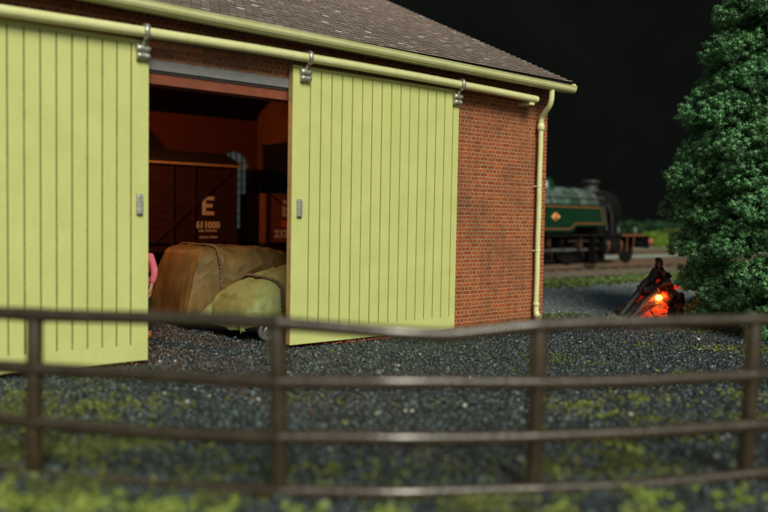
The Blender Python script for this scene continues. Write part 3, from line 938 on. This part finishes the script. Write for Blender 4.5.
# ================================================================== PERSON behind the left door edge
m_skin = noisy('skin', (.55, .28, .18), (.48, .23, .15), 10, .55, .4, bs=0)
m_pink = noisy('pink_shirt', (.80, .20, .26), (.68, .14, .20), 7, .8, .2)
m_vest = noisy('dark_waistcoat', (.015, .015, .02), (.03, .03, .035), 8, .8, .2)
m_trous = noisy('dark_trousers', (.02, .02, .022), (.035, .033, .03), 8, .85, .2)
m_boot = noisy('tan_boots', (.42, .12, .05), (.30, .08, .035), 9, .5, .4)
m_hair = noisy('dark_hair', (.03, .02, .012), (.05, .03, .02), 20, .7)
px0, py0 = wground(142.0, 339)
man = thing('person', (px0, py0, 0), math.radians(-20), 'person in pink shirt, dark waistcoat and tan boots, half hidden by the left door', 'person')
K = .87     # figure height about 1.52 m
def J(*a): return tuple(q*K for q in a)
# faces -y (towards camera), +x is towards the opening
bj = [J(0, 0, .95, .135, .10), J(0, -.005, 1.12, .125, .095), J(0, 0, 1.30, .155, .105), J(0, .01, 1.44, .10, .08), J(0, .0, 1.52, .055), J(0, -.01, 1.60, .075, .085), J(0, -.01, 1.68, .078, .095), J(0, 0, 1.74, .045),
      J(.17, 0, 1.40, .055), J(.235, .02, 1.14, .042), J(.225, -.06, .90, .030), J(.22, -.085, .83, .028, .036),
      J(-.17, 0, 1.40, .055), J(-.235, .02, 1.14, .042), J(-.24, -.05, .90, .030), J(-.24, -.075, .83, .028, .036),
      J(.085, 0, .86, .085), J(.11, -.01, .50, .058), J(.12, .01, .10, .042), J(.15, -.13, .04, .036),
      J(-.085, 0, .86, .085), J(-.10, -.01, .50, .058), J(-.10, .01, .10, .042), J(-.12, -.13, .04, .036)]
be = [(0, 1), (1, 2), (2, 3), (3, 4), (4, 5), (5, 6), (6, 7), (2, 8), (8, 9), (9, 10), (10, 11), (2, 12), (12, 13), (13, 14), (14, 15), (0, 16), (16, 17), (17, 18), (18, 19), (0, 20), (20, 21), (21, 22), (22, 23)]
# fingers and thumb
for hb, sx in ((11, 1), (15, -1)):
    hx, hy, hz = (q/K for q in bj[hb][:3])
    for i, (dx, ln) in enumerate(((-.026, .075), (-.009, .085), (.009, .08), (.026, .062))):
        n0 = len(bj)
        bj.append(J(hx+.004*sx, hy+dx, hz-.045, .0095)); bj.append(J(hx+.0*sx, hy+dx-.004, hz-.045-ln*.5, .0085)); bj.append(J(hx-.018*sx, hy+dx-.006, hz-.045-ln*.95, .007))
        be += [(hb, n0), (n0, n0+1), (n0+1, n0+2)]
    n0 = len(bj)
    bj.append(J(hx-.01*sx, hy-.045, hz-.01, .011)); bj.append(J(hx-.02*sx, hy-.062, hz-.055, .009)); be += [(hb, n0), (n0, n0+1)]
skinned('body', bj, be, m_skin, man, 2)
# face
a = MB()
hz = 1.655*K
a.ball((0, -.105*K, hz-.01), .017*K, 1, sc=(.8, 1.2, 1.5))
a.build('nose', m_skin, man)
for s_ in (-1, 1): a = MB(); a.ball((s_*.078*K, 0, hz), .024*K, 1, sc=(.4, .8, 1.3)); a.build('ear', m_skin, man)
for s_ in (-1, 1):
    a = MB(); a.ball((s_*.03*K, -.094*K, hz+.015), .009*K, 1); a.build('eye', mat('eye_dark', (.02, .015, .01), .3), man)
a = MB(); a.tube([(-.025*K, -.1*K, hz-.055), (0, -.106*K, hz-.057), (.025*K, -.1*K, hz-.055)], .005*K, 6); a.build('mouth', mat('lips', (.4, .12, .10)), man)
a = MB(); a.ball((0, .018*K, 1.71*K), .098*K, 3, sc=(.92, 1.05, .8), jit=.03); a.build('hair', m_hair, man)
skinned('shirt', [J(0, 0, .98, .14, .105), J(0, 0, 1.12, .135, .102), J(0, 0, 1.30, .165, .112), J(0, .01, 1.44, .11, .088), J(0, .005, 1.49, .062),
                  J(.175, 0, 1.40, .072), J(.24, .02, 1.14, .064), J(.23, -.05, .94, .050), J(-.175, 0, 1.40, .072), J(-.24, .02, 1.14, .064), J(-.245, -.04, .94, .050)],
        [(0, 1), (1, 2), (2, 3), (3, 4), (2, 5), (5, 6), (6, 7), (2, 8), (8, 9), (9, 10)], m_pink, man)
skinned('waistcoat', [J(0, 0, .95, .148, .112), J(0, 0, 1.12, .143, .110), J(0, 0, 1.29, .160, .120), J(0, .005, 1.39, .125, .105)], [(0, 1), (1, 2), (2, 3)], m_vest, man)
skinned('trousers', [J(0, 0, .96, .145, .11), J(.085, 0, .84, .098), J(.11, -.01, .50, .074), J(.12, .01, .12, .062), J(-.085, 0, .84, .098), J(-.10, -.01, .50, .074), J(-.10, .01, .12, .062)],
        [(0, 1), (1, 2), (2, 3), (0, 4), (4, 5), (5, 6)], m_trous, man)
for sx, xx in ((1, .125), (-1, -.105)):
    skinned('boot', [J(xx, .01, .17, .055), J(xx, .02, .055, .054), J(xx+.03*sx, -.10, .045, .048), J(xx+.045*sx, -.19, .038, .038)], [(0, 1), (1, 2), (2, 3)], m_boot, man)

# ================================================================== FENCE
m_fence = mat('brown_fence_plastic', (.075, .055, .038), .27, 1.0)
v = coords(m_fence)
c = ramp(m_fence, noise(m_fence, v, 7, 5), [(.35, (.026, .017, .008)), (.7, (.046, .033, .017))])
L(m_fence, c, B(m_fence).inputs['Base Color'])
bump(m_fence, noise(m_fence, v, 18, 4), .3, .012)
fence = thing('fence', (0, 4.95, 0), 0, 'brown four-rail fence of rounded rails across the foreground', 'fence')
def atdepth(px, py, d):
    X, Y = px-384, py-256
    c, s = math.cos(-ROLL), math.sin(-ROLL)
    X, Y = X*c-Y*s, X*s+Y*c
    a_, u_ = X/800, -Y/800
    c, s = math.cos(PITCH), math.sin(PITCH)
    dv = (a_, c+u_*s, -s+u_*c)
    t = d/dv[1]
    return Vector((dv[0]*t, d-4.95, 1.85+dv[2]*t))
def fdepth(px):
    pts = [(-700, 7.6), (-400, 6.6), (0, 5.62), (35, 5.55), (160, 5.36), (278, 5.2), (400, 5.16), (537, 5.38), (650, 5.55), (752, 5.72), (900, 5.95), (1200, 6.6)]
    return float(np.interp(px, [p[0] for p in pts], [p[1] for p in pts]))
rails_px = [
    [(-420, 300), (0, 313), (35, 314.5), (120, 317), (200, 319.5), (278, 323.5), (340, 328), (400, 333), (450, 335.5), (490, 331), (537, 326.5), (600, 323), (680, 320.5), (752, 320), (1100, 322)],
    [(-420, 345), (0, 366), (35, 369), (160, 376), (278, 382), (400, 383), (537, 383), (640, 381), (752, 376), (1100, 368)],
    [(-420, 390), (0, 419), (35, 423), (160, 433), (278, 438), (400, 439), (537, 437), (640, 433.5), (752, 425), (1100, 410)],
    [(-420, 435), (0, 470), (35, 476), (160, 487), (278, 492), (400, 493), (537, 490), (640, 485), (752, 474), (1100, 452)]]
posts_px = [(-245, -238), (35, 34), (277, 280), (539, 533), (754, 744), (1000, 985)]
pbreak = [p[0] for p in posts_px]
for ri, rp_ in enumerate(rails_px):
    xs_ = [p[0] for p in rp_]; ys_ = [p[1] for p in rp_]
    a = MB()
    samples = [-410]+pbreak+[1080]
    for i in range(len(samples)-1):
        p0, p1 = samples[i], samples[i+1]
        # one bar per bay, slightly thickened ends where it meets the posts
        pts = []; rad = []
        nn = 14
        for k in range(nn+1):
            t = k/nn; x = p0+(p1-p0)*t
            y = float(np.interp(x, xs_, ys_))+.5*math.sin(x*.021+ri*2)
            pts.append(atdepth(x, y, fdepth(x)-.015)); rad.append(.046+.007*math.exp(-min(t, 1-t)*18)+.001*math.sin(x*.1+ri))
        a.tube(pts, rad, 12, sq=.9)
    a.build('rail', m_fence, fence)
for xt, xb in posts_px:
    ytop = float(np.interp(xt, [p[0] for p in rails_px[0]], [p[1] for p in rails_px[0]]))
    T = atdepth(xt, ytop+1.5, fdepth(xt)); d_ = fdepth(xt)
    gpt = atdepth(xb, 500, d_)
    k = (T.z)/(T.z-gpt.z)
    Bt = T+(gpt-T)*k
    a = MB()
    pts = [T+Vector((0, 0, .012)), T+(Bt-T)*.03, T+(Bt-T)*.35, T+(Bt-T)*.7, Bt-Vector((0, 0, .05))]
    a.tube(pts, [.044, .056, .058, .059, .060], 10, sq=1.0)
    a.build('post', m_fence, fence)

# ================================================================== CONIFER
m_leaf = mat('conifer_foliage', (.03, .09, .04), .75, .25)
g_ = N(m_leaf, 'ShaderNodeNewGeometry')
v = coords(m_leaf)
mixn = N(m_leaf, 'ShaderNodeMath', operation='MULTIPLY_ADD'); mixn.inputs[1].default_value = .28
L(m_leaf, g_.outputs['Random Per Island'], mixn.inputs[0]); L(m_leaf, noise(m_leaf, v, 8, 3), mixn.inputs[2])
c = ramp(m_leaf, mixn.outputs[0], [(.38, (.052, .155, .068)), (.62, (.105, .265, .115)), (.88, (.18, .38, .17))])
c = mixc(m_leaf, ramp(m_leaf, noise(m_leaf, v, 1.1, 3), [(.4, (0, 0, 0)), (.65, (.6, .6, .6))]), c, (.085, .20, .065))
L(m_leaf, c, B(m_leaf).inputs['Base Color'])
tree = thing('conifer_tree', (7.45, 14.0, 0), 0, 'tall dark green bushy conifer at the right edge beside the fire', 'tree')
prof_z = [0, .25, .7, 1.6, 2.6, 4.0, 5.75, 7.5, 9.0, 9.9]
prof_r = [1.75, 2.0, 2.14, 2.30, 2.28, 2.02, 1.56, .98, .42, .05]
C = []; Rr = []; cores = []
z = .30
lev = 0
while z < 9.8:
    r = float(np.interp(z, prof_z, prof_r))
    n = max(3, int(2*PI*r/.88))
    ph = random.uniform(0, 6)
    for k in range(n):
        a_ = ph+2*PI*k/n+random.uniform(-.12, .12)
        lr = random.uniform(.34, .54)*(.6+.4*min(1, r))
        rad = r-lr*.6+random.uniform(-.20, .07)
        cz = z+random.uniform(-.16, .16)
        cc = np.array([rad*math.cos(a_), rad*math.sin(a_), max(cz, lr*.55)])
        cores.append((cc, lr, a_))
        m_ = int(105*(lr/.33)**1.7)
        d = RNG.normal(0, 1, (m_, 3)); d /= np.linalg.norm(d, axis=1)[:, None]
        d[:, 2] = d[:, 2]*.62+.12
        pos = cc+d*lr*RNG.uniform(.7, 1.08, (m_, 1))
        # boughs droop outward
        out = pos[:, 0]*math.cos(a_)+pos[:, 1]*math.sin(a_)-rad
        pos[:, 2] -= np.maximum(out, 0)*.35
        pos[:, 2] = np.maximum(pos[:, 2], .05)
        C.append(pos); Rr.append(RNG.uniform(.035, .082, m_))
    z += .58*(.75+.25*min(1, r)); lev += 1
C = np.vstack(C); Rr = np.concatenate(Rr)
V, Fc = leaves(C, Rr*1.25, 42, .0135, .9, .5)
ph_ = (1+5**.5)/2
ico = np.array([(-1, ph_, 0), (1, ph_, 0), (-1, -ph_, 0), (1, -ph_, 0), (0, -1, ph_), (0, 1, ph_), (0, -1, -ph_), (0, 1, -ph_), (ph_, 0, -1), (ph_, 0, 1), (-ph_, 0, -1), (-ph_, 0, 1)])/math.sqrt(1+ph_**2)
icf = np.array([(0, 11, 5), (0, 5, 1), (0, 1, 7), (0, 7, 10), (0, 10, 11), (1, 5, 9), (5, 11, 4), (11, 10, 2), (10, 7, 6), (7, 1, 8), (3, 9, 4), (3, 4, 2), (3, 2, 6), (3, 6, 8), (3, 8, 9), (4, 9, 5), (2, 4, 11), (6, 2, 10), (8, 6, 7), (9, 8, 1)])
IV = ico[None]*(Rr*.58)[:, None, None]*RNG.uniform(.5, 1.3, (len(C), 12, 1))+C[:, None, :]
IF = icf[None]+(np.arange(len(C))*12)[:, None, None]+len(V)
V = np.vstack([V, IV.reshape(-1, 3)]); Fc = np.vstack([Fc, IF.reshape(-1, 3)])
bulk('crown', V, Fc, m_leaf, tree)
a = MB()
pts = [(0, 0, -.05), (.03, .02, 2.5), (0, .03, 5), (.02, 0, 7.5), (0, 0, 9.6)]
a.tube(pts, [.26, .20, .14, .08, .02], 12)
for cc, lr, a_ in cores[::2]:
    a.tube([(0, 0, max(.15, cc[2]-.1)), (cc[0]*.5, cc[1]*.5, cc[2]+.05), (cc[0], cc[1], cc[2])], [.05, .035, .012], 5)
a.build('trunk', noisy('bark', (.05, .035, .022), (.09, .06, .04), 9, .9, .1, bs=1, bd=.03, fine=14), tree)
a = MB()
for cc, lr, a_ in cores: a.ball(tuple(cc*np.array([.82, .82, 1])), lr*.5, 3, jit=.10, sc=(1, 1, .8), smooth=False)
a.build('inner_foliage', noisy('shaded_foliage_green', (.015, .045, .022), (.022, .06, .03), 8, .9, .1, bs=.6, bd=.05, fine=18), tree)  # darker green puts the shade inside the crown into the colour

# ================================================================== CAMPFIRE
fx, fy = wground(646, 318)
fire = thing('bonfire', (fx, fy, 0), 0, 'heap of charred timbers with glowing red embers beside the conifer', 'bonfire')
m_char = noisy('charred_wood', (.010, .009, .009), (.035, .028, .026), 12, .55, .5, bs=.8, bd=.03, fine=22)
m_ash = noisy('grey_ash', (.16, .14, .12), (.30, .27, .23), 9, .9, .1)
def sp(px, py, dy=0.):   # metres per pixel at the fire's distance is about .0195
    return ((px-646)*.0195, dy, (318-py)*.0195)
logs = [((622, 318, -.5), (650, 289, -.30), .045), ((634, 318, -.5), (663, 308, -.42), .035), ((645, 318, -.5), (668, 290, -.38), .035), ((652, 306, -.45), (676, 296, -.3), .03), ((619, 318, -.3), (648, 300, -.35), .04), ((640, 290, -.2), (664, 281, -.2), .05), ((668, 318, -.5), (676, 292, -.2), .06), ((617, 317, -.15), (655, 270, .0), .055), ((624, 314, -.28), (660, 284, -.05), .06), ((628, 318, -.42), (664, 300, -.30), .05), ((660, 317, .1), (657, 258, .05), .045), ((648, 282, -.1), (659, 268, 0), .05),
        ((634, 305, .2), (670, 275, .1), .05), ((688, 318, -.1), (654, 264, 0), .055), ((680, 318, .4), (656, 272, .1), .05), ((640, 318, .55), (657, 268, .1), .05), ((664, 318, -.45), (668, 284, -.1), .045),
        ((682, 316, -.35), (660, 280, 0), .05), ((672, 300, -.3), (690, 318, -.5), .045), ((620, 316, .35), (652, 285, .1), .045), ((637, 300, -.1), (636, 286, -.1), .02)]
for (p, q, r) in logs:
    a = MB()
    P_, Q_ = Vector(sp(*p)), Vector(sp(*q)); P_.z = max(P_.z, .03)
    pts = [P_.lerp(Q_, t)+Vector((random.uniform(-.015, .015), random.uniform(-.015, .015), random.uniform(-.01, .01))) for t in np.linspace(0, 1, 7)]
    a.tube(pts, [r*1.25*random.uniform(.7, 1.25) for _ in pts], 7, smooth=False)
    a.build('charred_log', m_char, fire)
def ember(pts, name, colr, st):
    m = mat(name, (.1, .02, .01), .8)
    b = B(m); v = coords(m)
    cc = ramp(m, noise(m, v, 7, 4), [(.30, (colr[0]*.35, colr[1]*.15, 0)), (.6, colr)])
    L(m, cc, b.inputs['Emission Color']); b.inputs['Emission Strength'].default_value = st
    for c_, r in pts: a = MB(); a.ball((0, 0, 0), r, 2, jit=.30, sc=(1.5, .8, .75), smooth=False, M=Matrix.Translation(sp(*c_)) @ Matrix.Rotation(random.uniform(-.9, .9), 4, 'Y')); a.build('ember', m, fire)
ember([((640, 313, -.16), .10), ((648, 308, -.12), .12), ((654, 311, -.14), .12), ((634, 315, -.2), .07), ((653, 302, -.1), .08), ((660, 314, -.1), .1), ((645, 316, -.3), .07), ((655, 316, -.28), .08)], 'ember_orange', (1, .07, .006), 1.0)
ember([((640, 312, -.55), .06), ((647, 309, -.52), .07), ((653, 308, -.5), .07), ((634, 314, -.55), .045), ((655, 302, -.48), .05)], 'ember_front', (1, .06, .006), 1.1)
ember([((655, 295, -.27), .085), ((647, 299, -.27), .07), ((653, 301, -.26), .06), ((650, 291, -.27), .055)], 'ember_halo', (1, .16, .015), 2.2)  # orange blobs added as the glow halo round the bright core
ember([((671, 287, -.1), .06), ((668, 292, -.05), .07), ((663, 296, 0), .10)], 'ember_red', (1, .03, .012), 1.1)
ember([((663, 306, -.05), .10), ((656, 282, .0), .06), ((668, 304, -.1), .08), ((642, 300, .05), .1)], 'ember_deep', (.6, .02, .008), .5)
a = MB(); a.ball(sp(651.5, 296, -.36), .060, 2, jit=.10, sc=(1.1, 1, .9))
a.build('glowing_lamp', mat('glow_core', (1, .5, .1), .5, emit=(1, .50, .09), estr=5), fire)
ld = bpy.data.lights.new('fire_light', 'POINT'); ld.energy = 14; ld.color = (1, .16, .04); ld.shadow_soft_size = .1
lo = bpy.data.objects.new('fire_light', ld); S.collection.objects.link(lo); lo.parent = fire; lo.location = sp(650, 300, -.5)
a = MB()
for i in range(70):
    c_ = sp(random.gauss(620, 9), 317, random.gauss(-.1, .22)); a.ball((c_[0], c_[1], .015), random.uniform(.02, .05), 1, jit=.2, smooth=False)
for i in range(90): a.ball((random.gauss(.25, .4), random.gauss(0, .3), .02), random.uniform(.02, .06), 1, jit=.2, mi=1, smooth=False)
tag(a.build('ash', [m_ash, m_char], fire), kind='stuff')
a = MB(); a.ball(sp(657, 264, -.02), .075, 2, jit=.12, sc=(1, 1, 1.3)); a.ball(sp(661, 273, -.08), .05, 2, jit=.12, sc=(1, 1, 1.2))
a.build('burnt_stump', noisy('scorched_brown', (.12, .06, .03), (.05, .03, .02), 9), fire)

# ================================================================== LOCOMOTIVE (shed-local frame)
m_lgreen = noisy('loco_green', (.004, .023, .010), (.006, .030, .014), 3, .30, .5, bs=0)
m_lblack = noisy('loco_black', (.003, .003, .0035), (.006, .006, .006), 5, .62, .2)
m_orange = mat('orange_lining', (.26, .10, .035), .4)
m_bred = mat('buffer_red', (.30, .035, .022), .5)
m_boiler = noisy('boiler_green_sheen', (.02, .065, .045), (.17, .21, .185), 1.6, .35, .6, bs=0, lo=.40, hi=.68)  # pale mottles are reflections put into the boiler colour
m_chrome = mat('worn_steel', (.22, .22, .22), .4, .5, .7)
m_pipe = mat('copper_pipe', (.06, .03, .018), .5, .5, .3)
m_dullw = mat('dull_lamp_white', (.10, .10, .09), .6)
loc = thing('steam_locomotive', W(0, 0), YAW, 'green tank locomotive with orange lining standing on the line behind the shed', 'locomotive')
Y0, Y1, YC = 8.72, 11.48, 10.1
a = MB()
side = [(9.6, 1.44), (15.65, 1.44), (15.8, 1.48), (15.95, 1.64), (17.75, 1.66), (17.5, 2.36), (17.42, 2.44), (9.6, 2.44)]
a.prism(side, 'y', Y0, Y0+.65); a.prism(side, 'y', Y1-.65, Y1)
a.build('side_tank', m_lgreen, loc)
a = MB()
def line(pts, w_=.032, y=Y0):
    for (xa, za), (xb, zb) in zip(pts[:-1], pts[1:]):
        dx, dz = xb-xa, zb-za; ln = math.hypot(dx, dz); nx_, nz_ = -dz/ln*w_/2, dx/ln*w_/2
        a.prism([(xa+nx_, za+nz_), (xb+nx_, zb+nz_), (xb-nx_, zb-nz_), (xa-nx_, za-nz_)], 'y', y-.008, y-.002)
line([(9.7, 2.34), (17.36, 2.34), (17.58, 1.76), (15.9, 1.75), (15.72, 1.60), (15.55, 1.55), (9.7, 1.55)])
a.build('lining', m_orange, loc)
a = MB()  # crest: yellow diamond wheel with a red centre
cx, cz = 14.78, 1.98
a.prism([(cx-.24, cz), (cx, cz+.15), (cx+.24, cz), (cx, cz-.15)], 'y', Y0-.012, Y0-.002, 0)
a.lathe([(.12, Y0-.016), (.12, Y0-.0122)], (cx, 0, cz), 'y', 16, 1)
a.build('crest', [mat('crest_yellow', (.75, .55, .10), .5), mat('crest_red', (.6, .12, .06), .5)], loc)
a = MB()
a.lathe([(.78, 10.0), (.82, 10.05), (.83, 15.0), (.80, 18.1)], (0, YC, 2.30), 'x', 32)
a.build('boiler', m_boiler, loc)
a = MB()
for x in (12.0, 13.6, 15.2, 16.8): a.lathe([(.838, x), (.838, x+.06)], (0, YC, 2.30), 'x', 32)
a.build('boiler_band', m_lblack, loc)
a = MB()
a.lathe([(.82, 18.1), (.83, 18.15), (.83, 19.45), (.78, 19.52), (.30, 19.66), (.05, 19.68)], (0, YC, 2.24), 'x', 32)
a.box(18.2, 19.45, YC-.7, YC+.7, 1.25, 1.8)
a.build('smokebox', m_lblack, loc)
a = MB(); a.lathe([(.44, 2.98), (.34, 3.06), (.29, 3.14), (.29, 3.32), (.36, 3.34), (.37, 3.42), (.30, 3.44), (.22, 3.44), (.2, 3.2)], (18.55, YC, 0), 'z', 24); a.build('chimney', noisy('chimney_black', (.015, .018, .018), (.03, .033, .03), 5, .6), loc)
a = MB(); a.lathe([(.48, 3.0), (.40, 3.12), (.36, 3.34), (.28, 3.46), (.1, 3.52), (0, 3.53)], (15.75, YC, -.08), 'z', 24); a.build('dome', m_lgreen, loc)
for dx in (-.15, .15):
    a = MB(); a.lathe([(.08, 3.05), (.08, 3.3), (.04, 3.42)], (13.2, YC+dx, 0), 'z', 12); a.build('safety_valve', m_chrome, loc)
a = MB()   # cab
a.box(7.6, 9.58, Y0, Y0+.06, 1.4, 3.1); a.box(7.6, 9.58, Y1-.06, Y1, 1.4, 3.1); a.box(9.5, 9.58, Y0+.06, Y1-.06, 1.4, 3.2); a.box(7.6, 7.68, Y0+.06, Y1-.06, 1.4, 3.2)
a.build('cab', m_lgreen, loc)
a = MB()
prr = [(YC-1.42+2.84*k/10, 3.12+.42*math.sin(PI*k/10)) for k in range(11)]
a.prism(prr, 'x', 7.4, 9.8); a.build('cab_roof', m_lblack, loc)
a = MB(); a.box(7.4, 20.5, Y0+.04, Y1-.04, 1.28, 1.36); a.box(8.0, 20.6, YC-.6, YC+.6, .75, 1.27)
a.box(8.2, 18.2, YC-.66, YC+.66, .30, .75); a.prism([(19.9, 1.36), (20.62, 1.36), (20.62, .9), (20.3, .9)], 'y', Y0+.3, Y1-.3); a.build('running_plate', m_lblack, loc)
a = MB(); a.box(18.8, 20.4, Y0+.02, Y0+.035, 1.30, 1.345); a.build('footplate_lining', m_orange, loc)
a = MB(); a.box(20.62, 20.75, Y0+.1, Y1-.1, .8, 1.28); a.build('buffer_beam', m_lblack, loc)
for s_ in (-.87, .87):
    a = MB(); a.lathe([(.14, 20.75), (.10, 20.8), (.10, 21.1), (.06, 21.1), (.06, 21.3), (.18, 21.32), (.17, 21.38), (0, 21.42)], (0, YC+s_, 1.04), 'x', 20); a.build('buffer', m_bred if s_ < 0 else m_lblack, loc)
a = MB()
for ys in (Y0+.10, Y1-.62):
    a.lathe([(.30, 17.9), (.34, 17.95), (.34, 18.95), (.30, 19.0)], (0, ys+.3, .92), 'x', 20)
    a.bbox(18.0, 18.9, ys, ys+.5, .95, 1.27, .03)
a.build('cylinder', m_lblack, loc)
for x in (18.02, 18.84): a = MB(); a.lathe([(.349, x), (.349, x+.04)], (0, Y0+.40, .92), 'x', 20); a.build('cylinder_lining', m_orange, loc)
for x in (19.15, 19.6): a = MB(); a.box(x, x+.03, Y0+.04, Y0+.055, .70, 1.27); a.build('frame_lining', m_orange, loc)
def loco_wheel(x, r, y):
    a = MB(); s_ = -1 if y < YC else 1
    a.lathe([(r-.08, y-.06), (r, y-.06), (r, y+.06), (r-.08, y+.06)], (x, 0, r+.235), 'y', 28)
    a.lathe([(.03, y-.08), (.13, y-.08), (.13, y+.08), (.03, y+.08)], (x, 0, r+.235), 'y', 14)
    for k in range(12):
        t = 2*PI*k/12; a.tube([(x+.1*math.cos(t), y, r+.235+.1*math.sin(t)), (x+(r-.06)*math.cos(t), y, r+.235+(r-.06)*math.sin(t))], .025, 5)
    a.build('wheel', m_lblack, loc)
for yy in (YC-.78, YC+.78):
    for x, r in ((12.0, .78), (14.1, .78), (16.2, .78), (17.75, .42), (19.9, .42), (9.6, .45)): loco_wheel(x, r, yy)
a = MB()
yy = YC-.95
a.box(12.0, 16.2, yy-.03, yy, .70, .80); a.box(14.1, 17.9, yy-.08, yy-.05, .74, .83); a.box(15.9, 17.9, yy-.14, yy-.1, 1.08, 1.14)
a.build('connecting_rod', m_chrome, loc)
a = MB(); a.box(17.1, 17.75, Y0+.02, Y0+.30, .38, .42); a.box(17.1, 17.14, Y0+.02, Y0+.3, .42, 1.28); a.box(17.7, 17.74, Y0+.02, Y0+.3, .42, 1.28); a.box(17.14, 17.7, Y0+.02, Y0+.3, .78, .81); a.build('steps', m_lblack, loc)
a = MB(); a.prism([(17.80, 1.50), (17.86, 1.50), (17.62, 2.42), (17.56, 2.42)], 'y', Y0+.02, Y0+.06); a.build('tank_edge_strip', m_chrome, loc)
for dy in (-.5, .5):
    a = MB(); a.tube([(18.6, YC+dy*1.55, 2.5), (18.6, YC+dy*1.95, 2.1), (18.55, YC+dy*2.1, 1.28)], .09, 10); a.build('steam_pipe', m_lblack, loc)
for dy in (-.8, 0, .8):
    a = MB(); a.lathe([(.07, 1.36), (.08, 1.38), (.08, 1.55), (.05, 1.6), (.03, 1.63)], (20.45, YC+dy, 0), 'z', 12); a.build('lamp', m_dullw, loc)
for x in (12.4, 13.3, 14.6, 15.3, 16.4, 17.2):
    a = MB(); a.box(x, x+.18, Y0+.18, Y0+.5, .95+.1*math.sin(x*3), 1.27); a.tube([(x+.09, Y0+.2, 1.0), (x+.3, Y0+.25, .7), (x+.35, Y0+.25, .5)], .025, 6); a.build('fitting', m_lblack if int(x*10) % 2 else m_pipe, loc)
a = MB(); a.tube([(10, Y0+.5, 2.72), (18.4, Y0+.62, 2.72)], .025, 6); a.build('handrail', m_chrome, loc)

# ================================================================== FAR SCENERY
m_hedge = rand_island('dark_hedge_green', [(0, (.010, .030, .014)), (.6, (.02, .05, .024)), (1, (.03, .07, .03))], .9, .1)
m_bush = rand_island('bright_bush_green', [(0, (.07, .15, .015)), (.6, (.14, .25, .03)), (1, (.25, .34, .05))], .85, .1)
m_bush2 = rand_island('olive_bush_green', [(0, (.05, .08, .02)), (.6, (.09, .12, .03)), (1, (.15, .16, .05))], .85, .1)
def shrub(name, x, y, w_, d_, h_, m, label, cat, group=None, n=240, lr=.22, ls=.09):
    t = thing(name, (x, y, 0), 0, label, cat, group)
    C = np.column_stack([RNG.uniform(-1, 1, n)*w_/2, RNG.uniform(-1, 1, n)*d_/2, RNG.uniform(.05, 1, n)*h_])
    if cat != 'hedge':
        k = np.sqrt(np.clip(1-(C[:, 0]/(w_/2+.01))**2*.8, .05, 1)); C[:, 2] *= k
    V, Fc = leaves(C, np.full(n, lr), 26, ls, .9, .3)
    bulk('crown', V, Fc, m, t)
    a = MB()
    for k in range(5): a.tube([(random.uniform(-.2, .2)*w_, 0, -.02), (random.uniform(-.3, .3)*w_, 0, h_*.6)], [.06, .02], 6)
    a.build('stem', m_char, t)
shrub('hedge', 19.5, 66, 34, 1.6, 1.7, m_hedge, 'long dark green hedge along the far edge before the black backdrop', 'hedge', n=5200, lr=.3, ls=.16)
shrub('bush', 19.6, 58.5, 2.0, 1.4, 1.05, m_bush, 'bright yellow-green bush right of the locomotive buffers', 'bush', n=260)
shrub('bush', 21.4, 60, 2.2, 1.5, 1.3, m_bush2, 'olive bush behind the conifer, right of the bright green bush', 'bush', n=260)
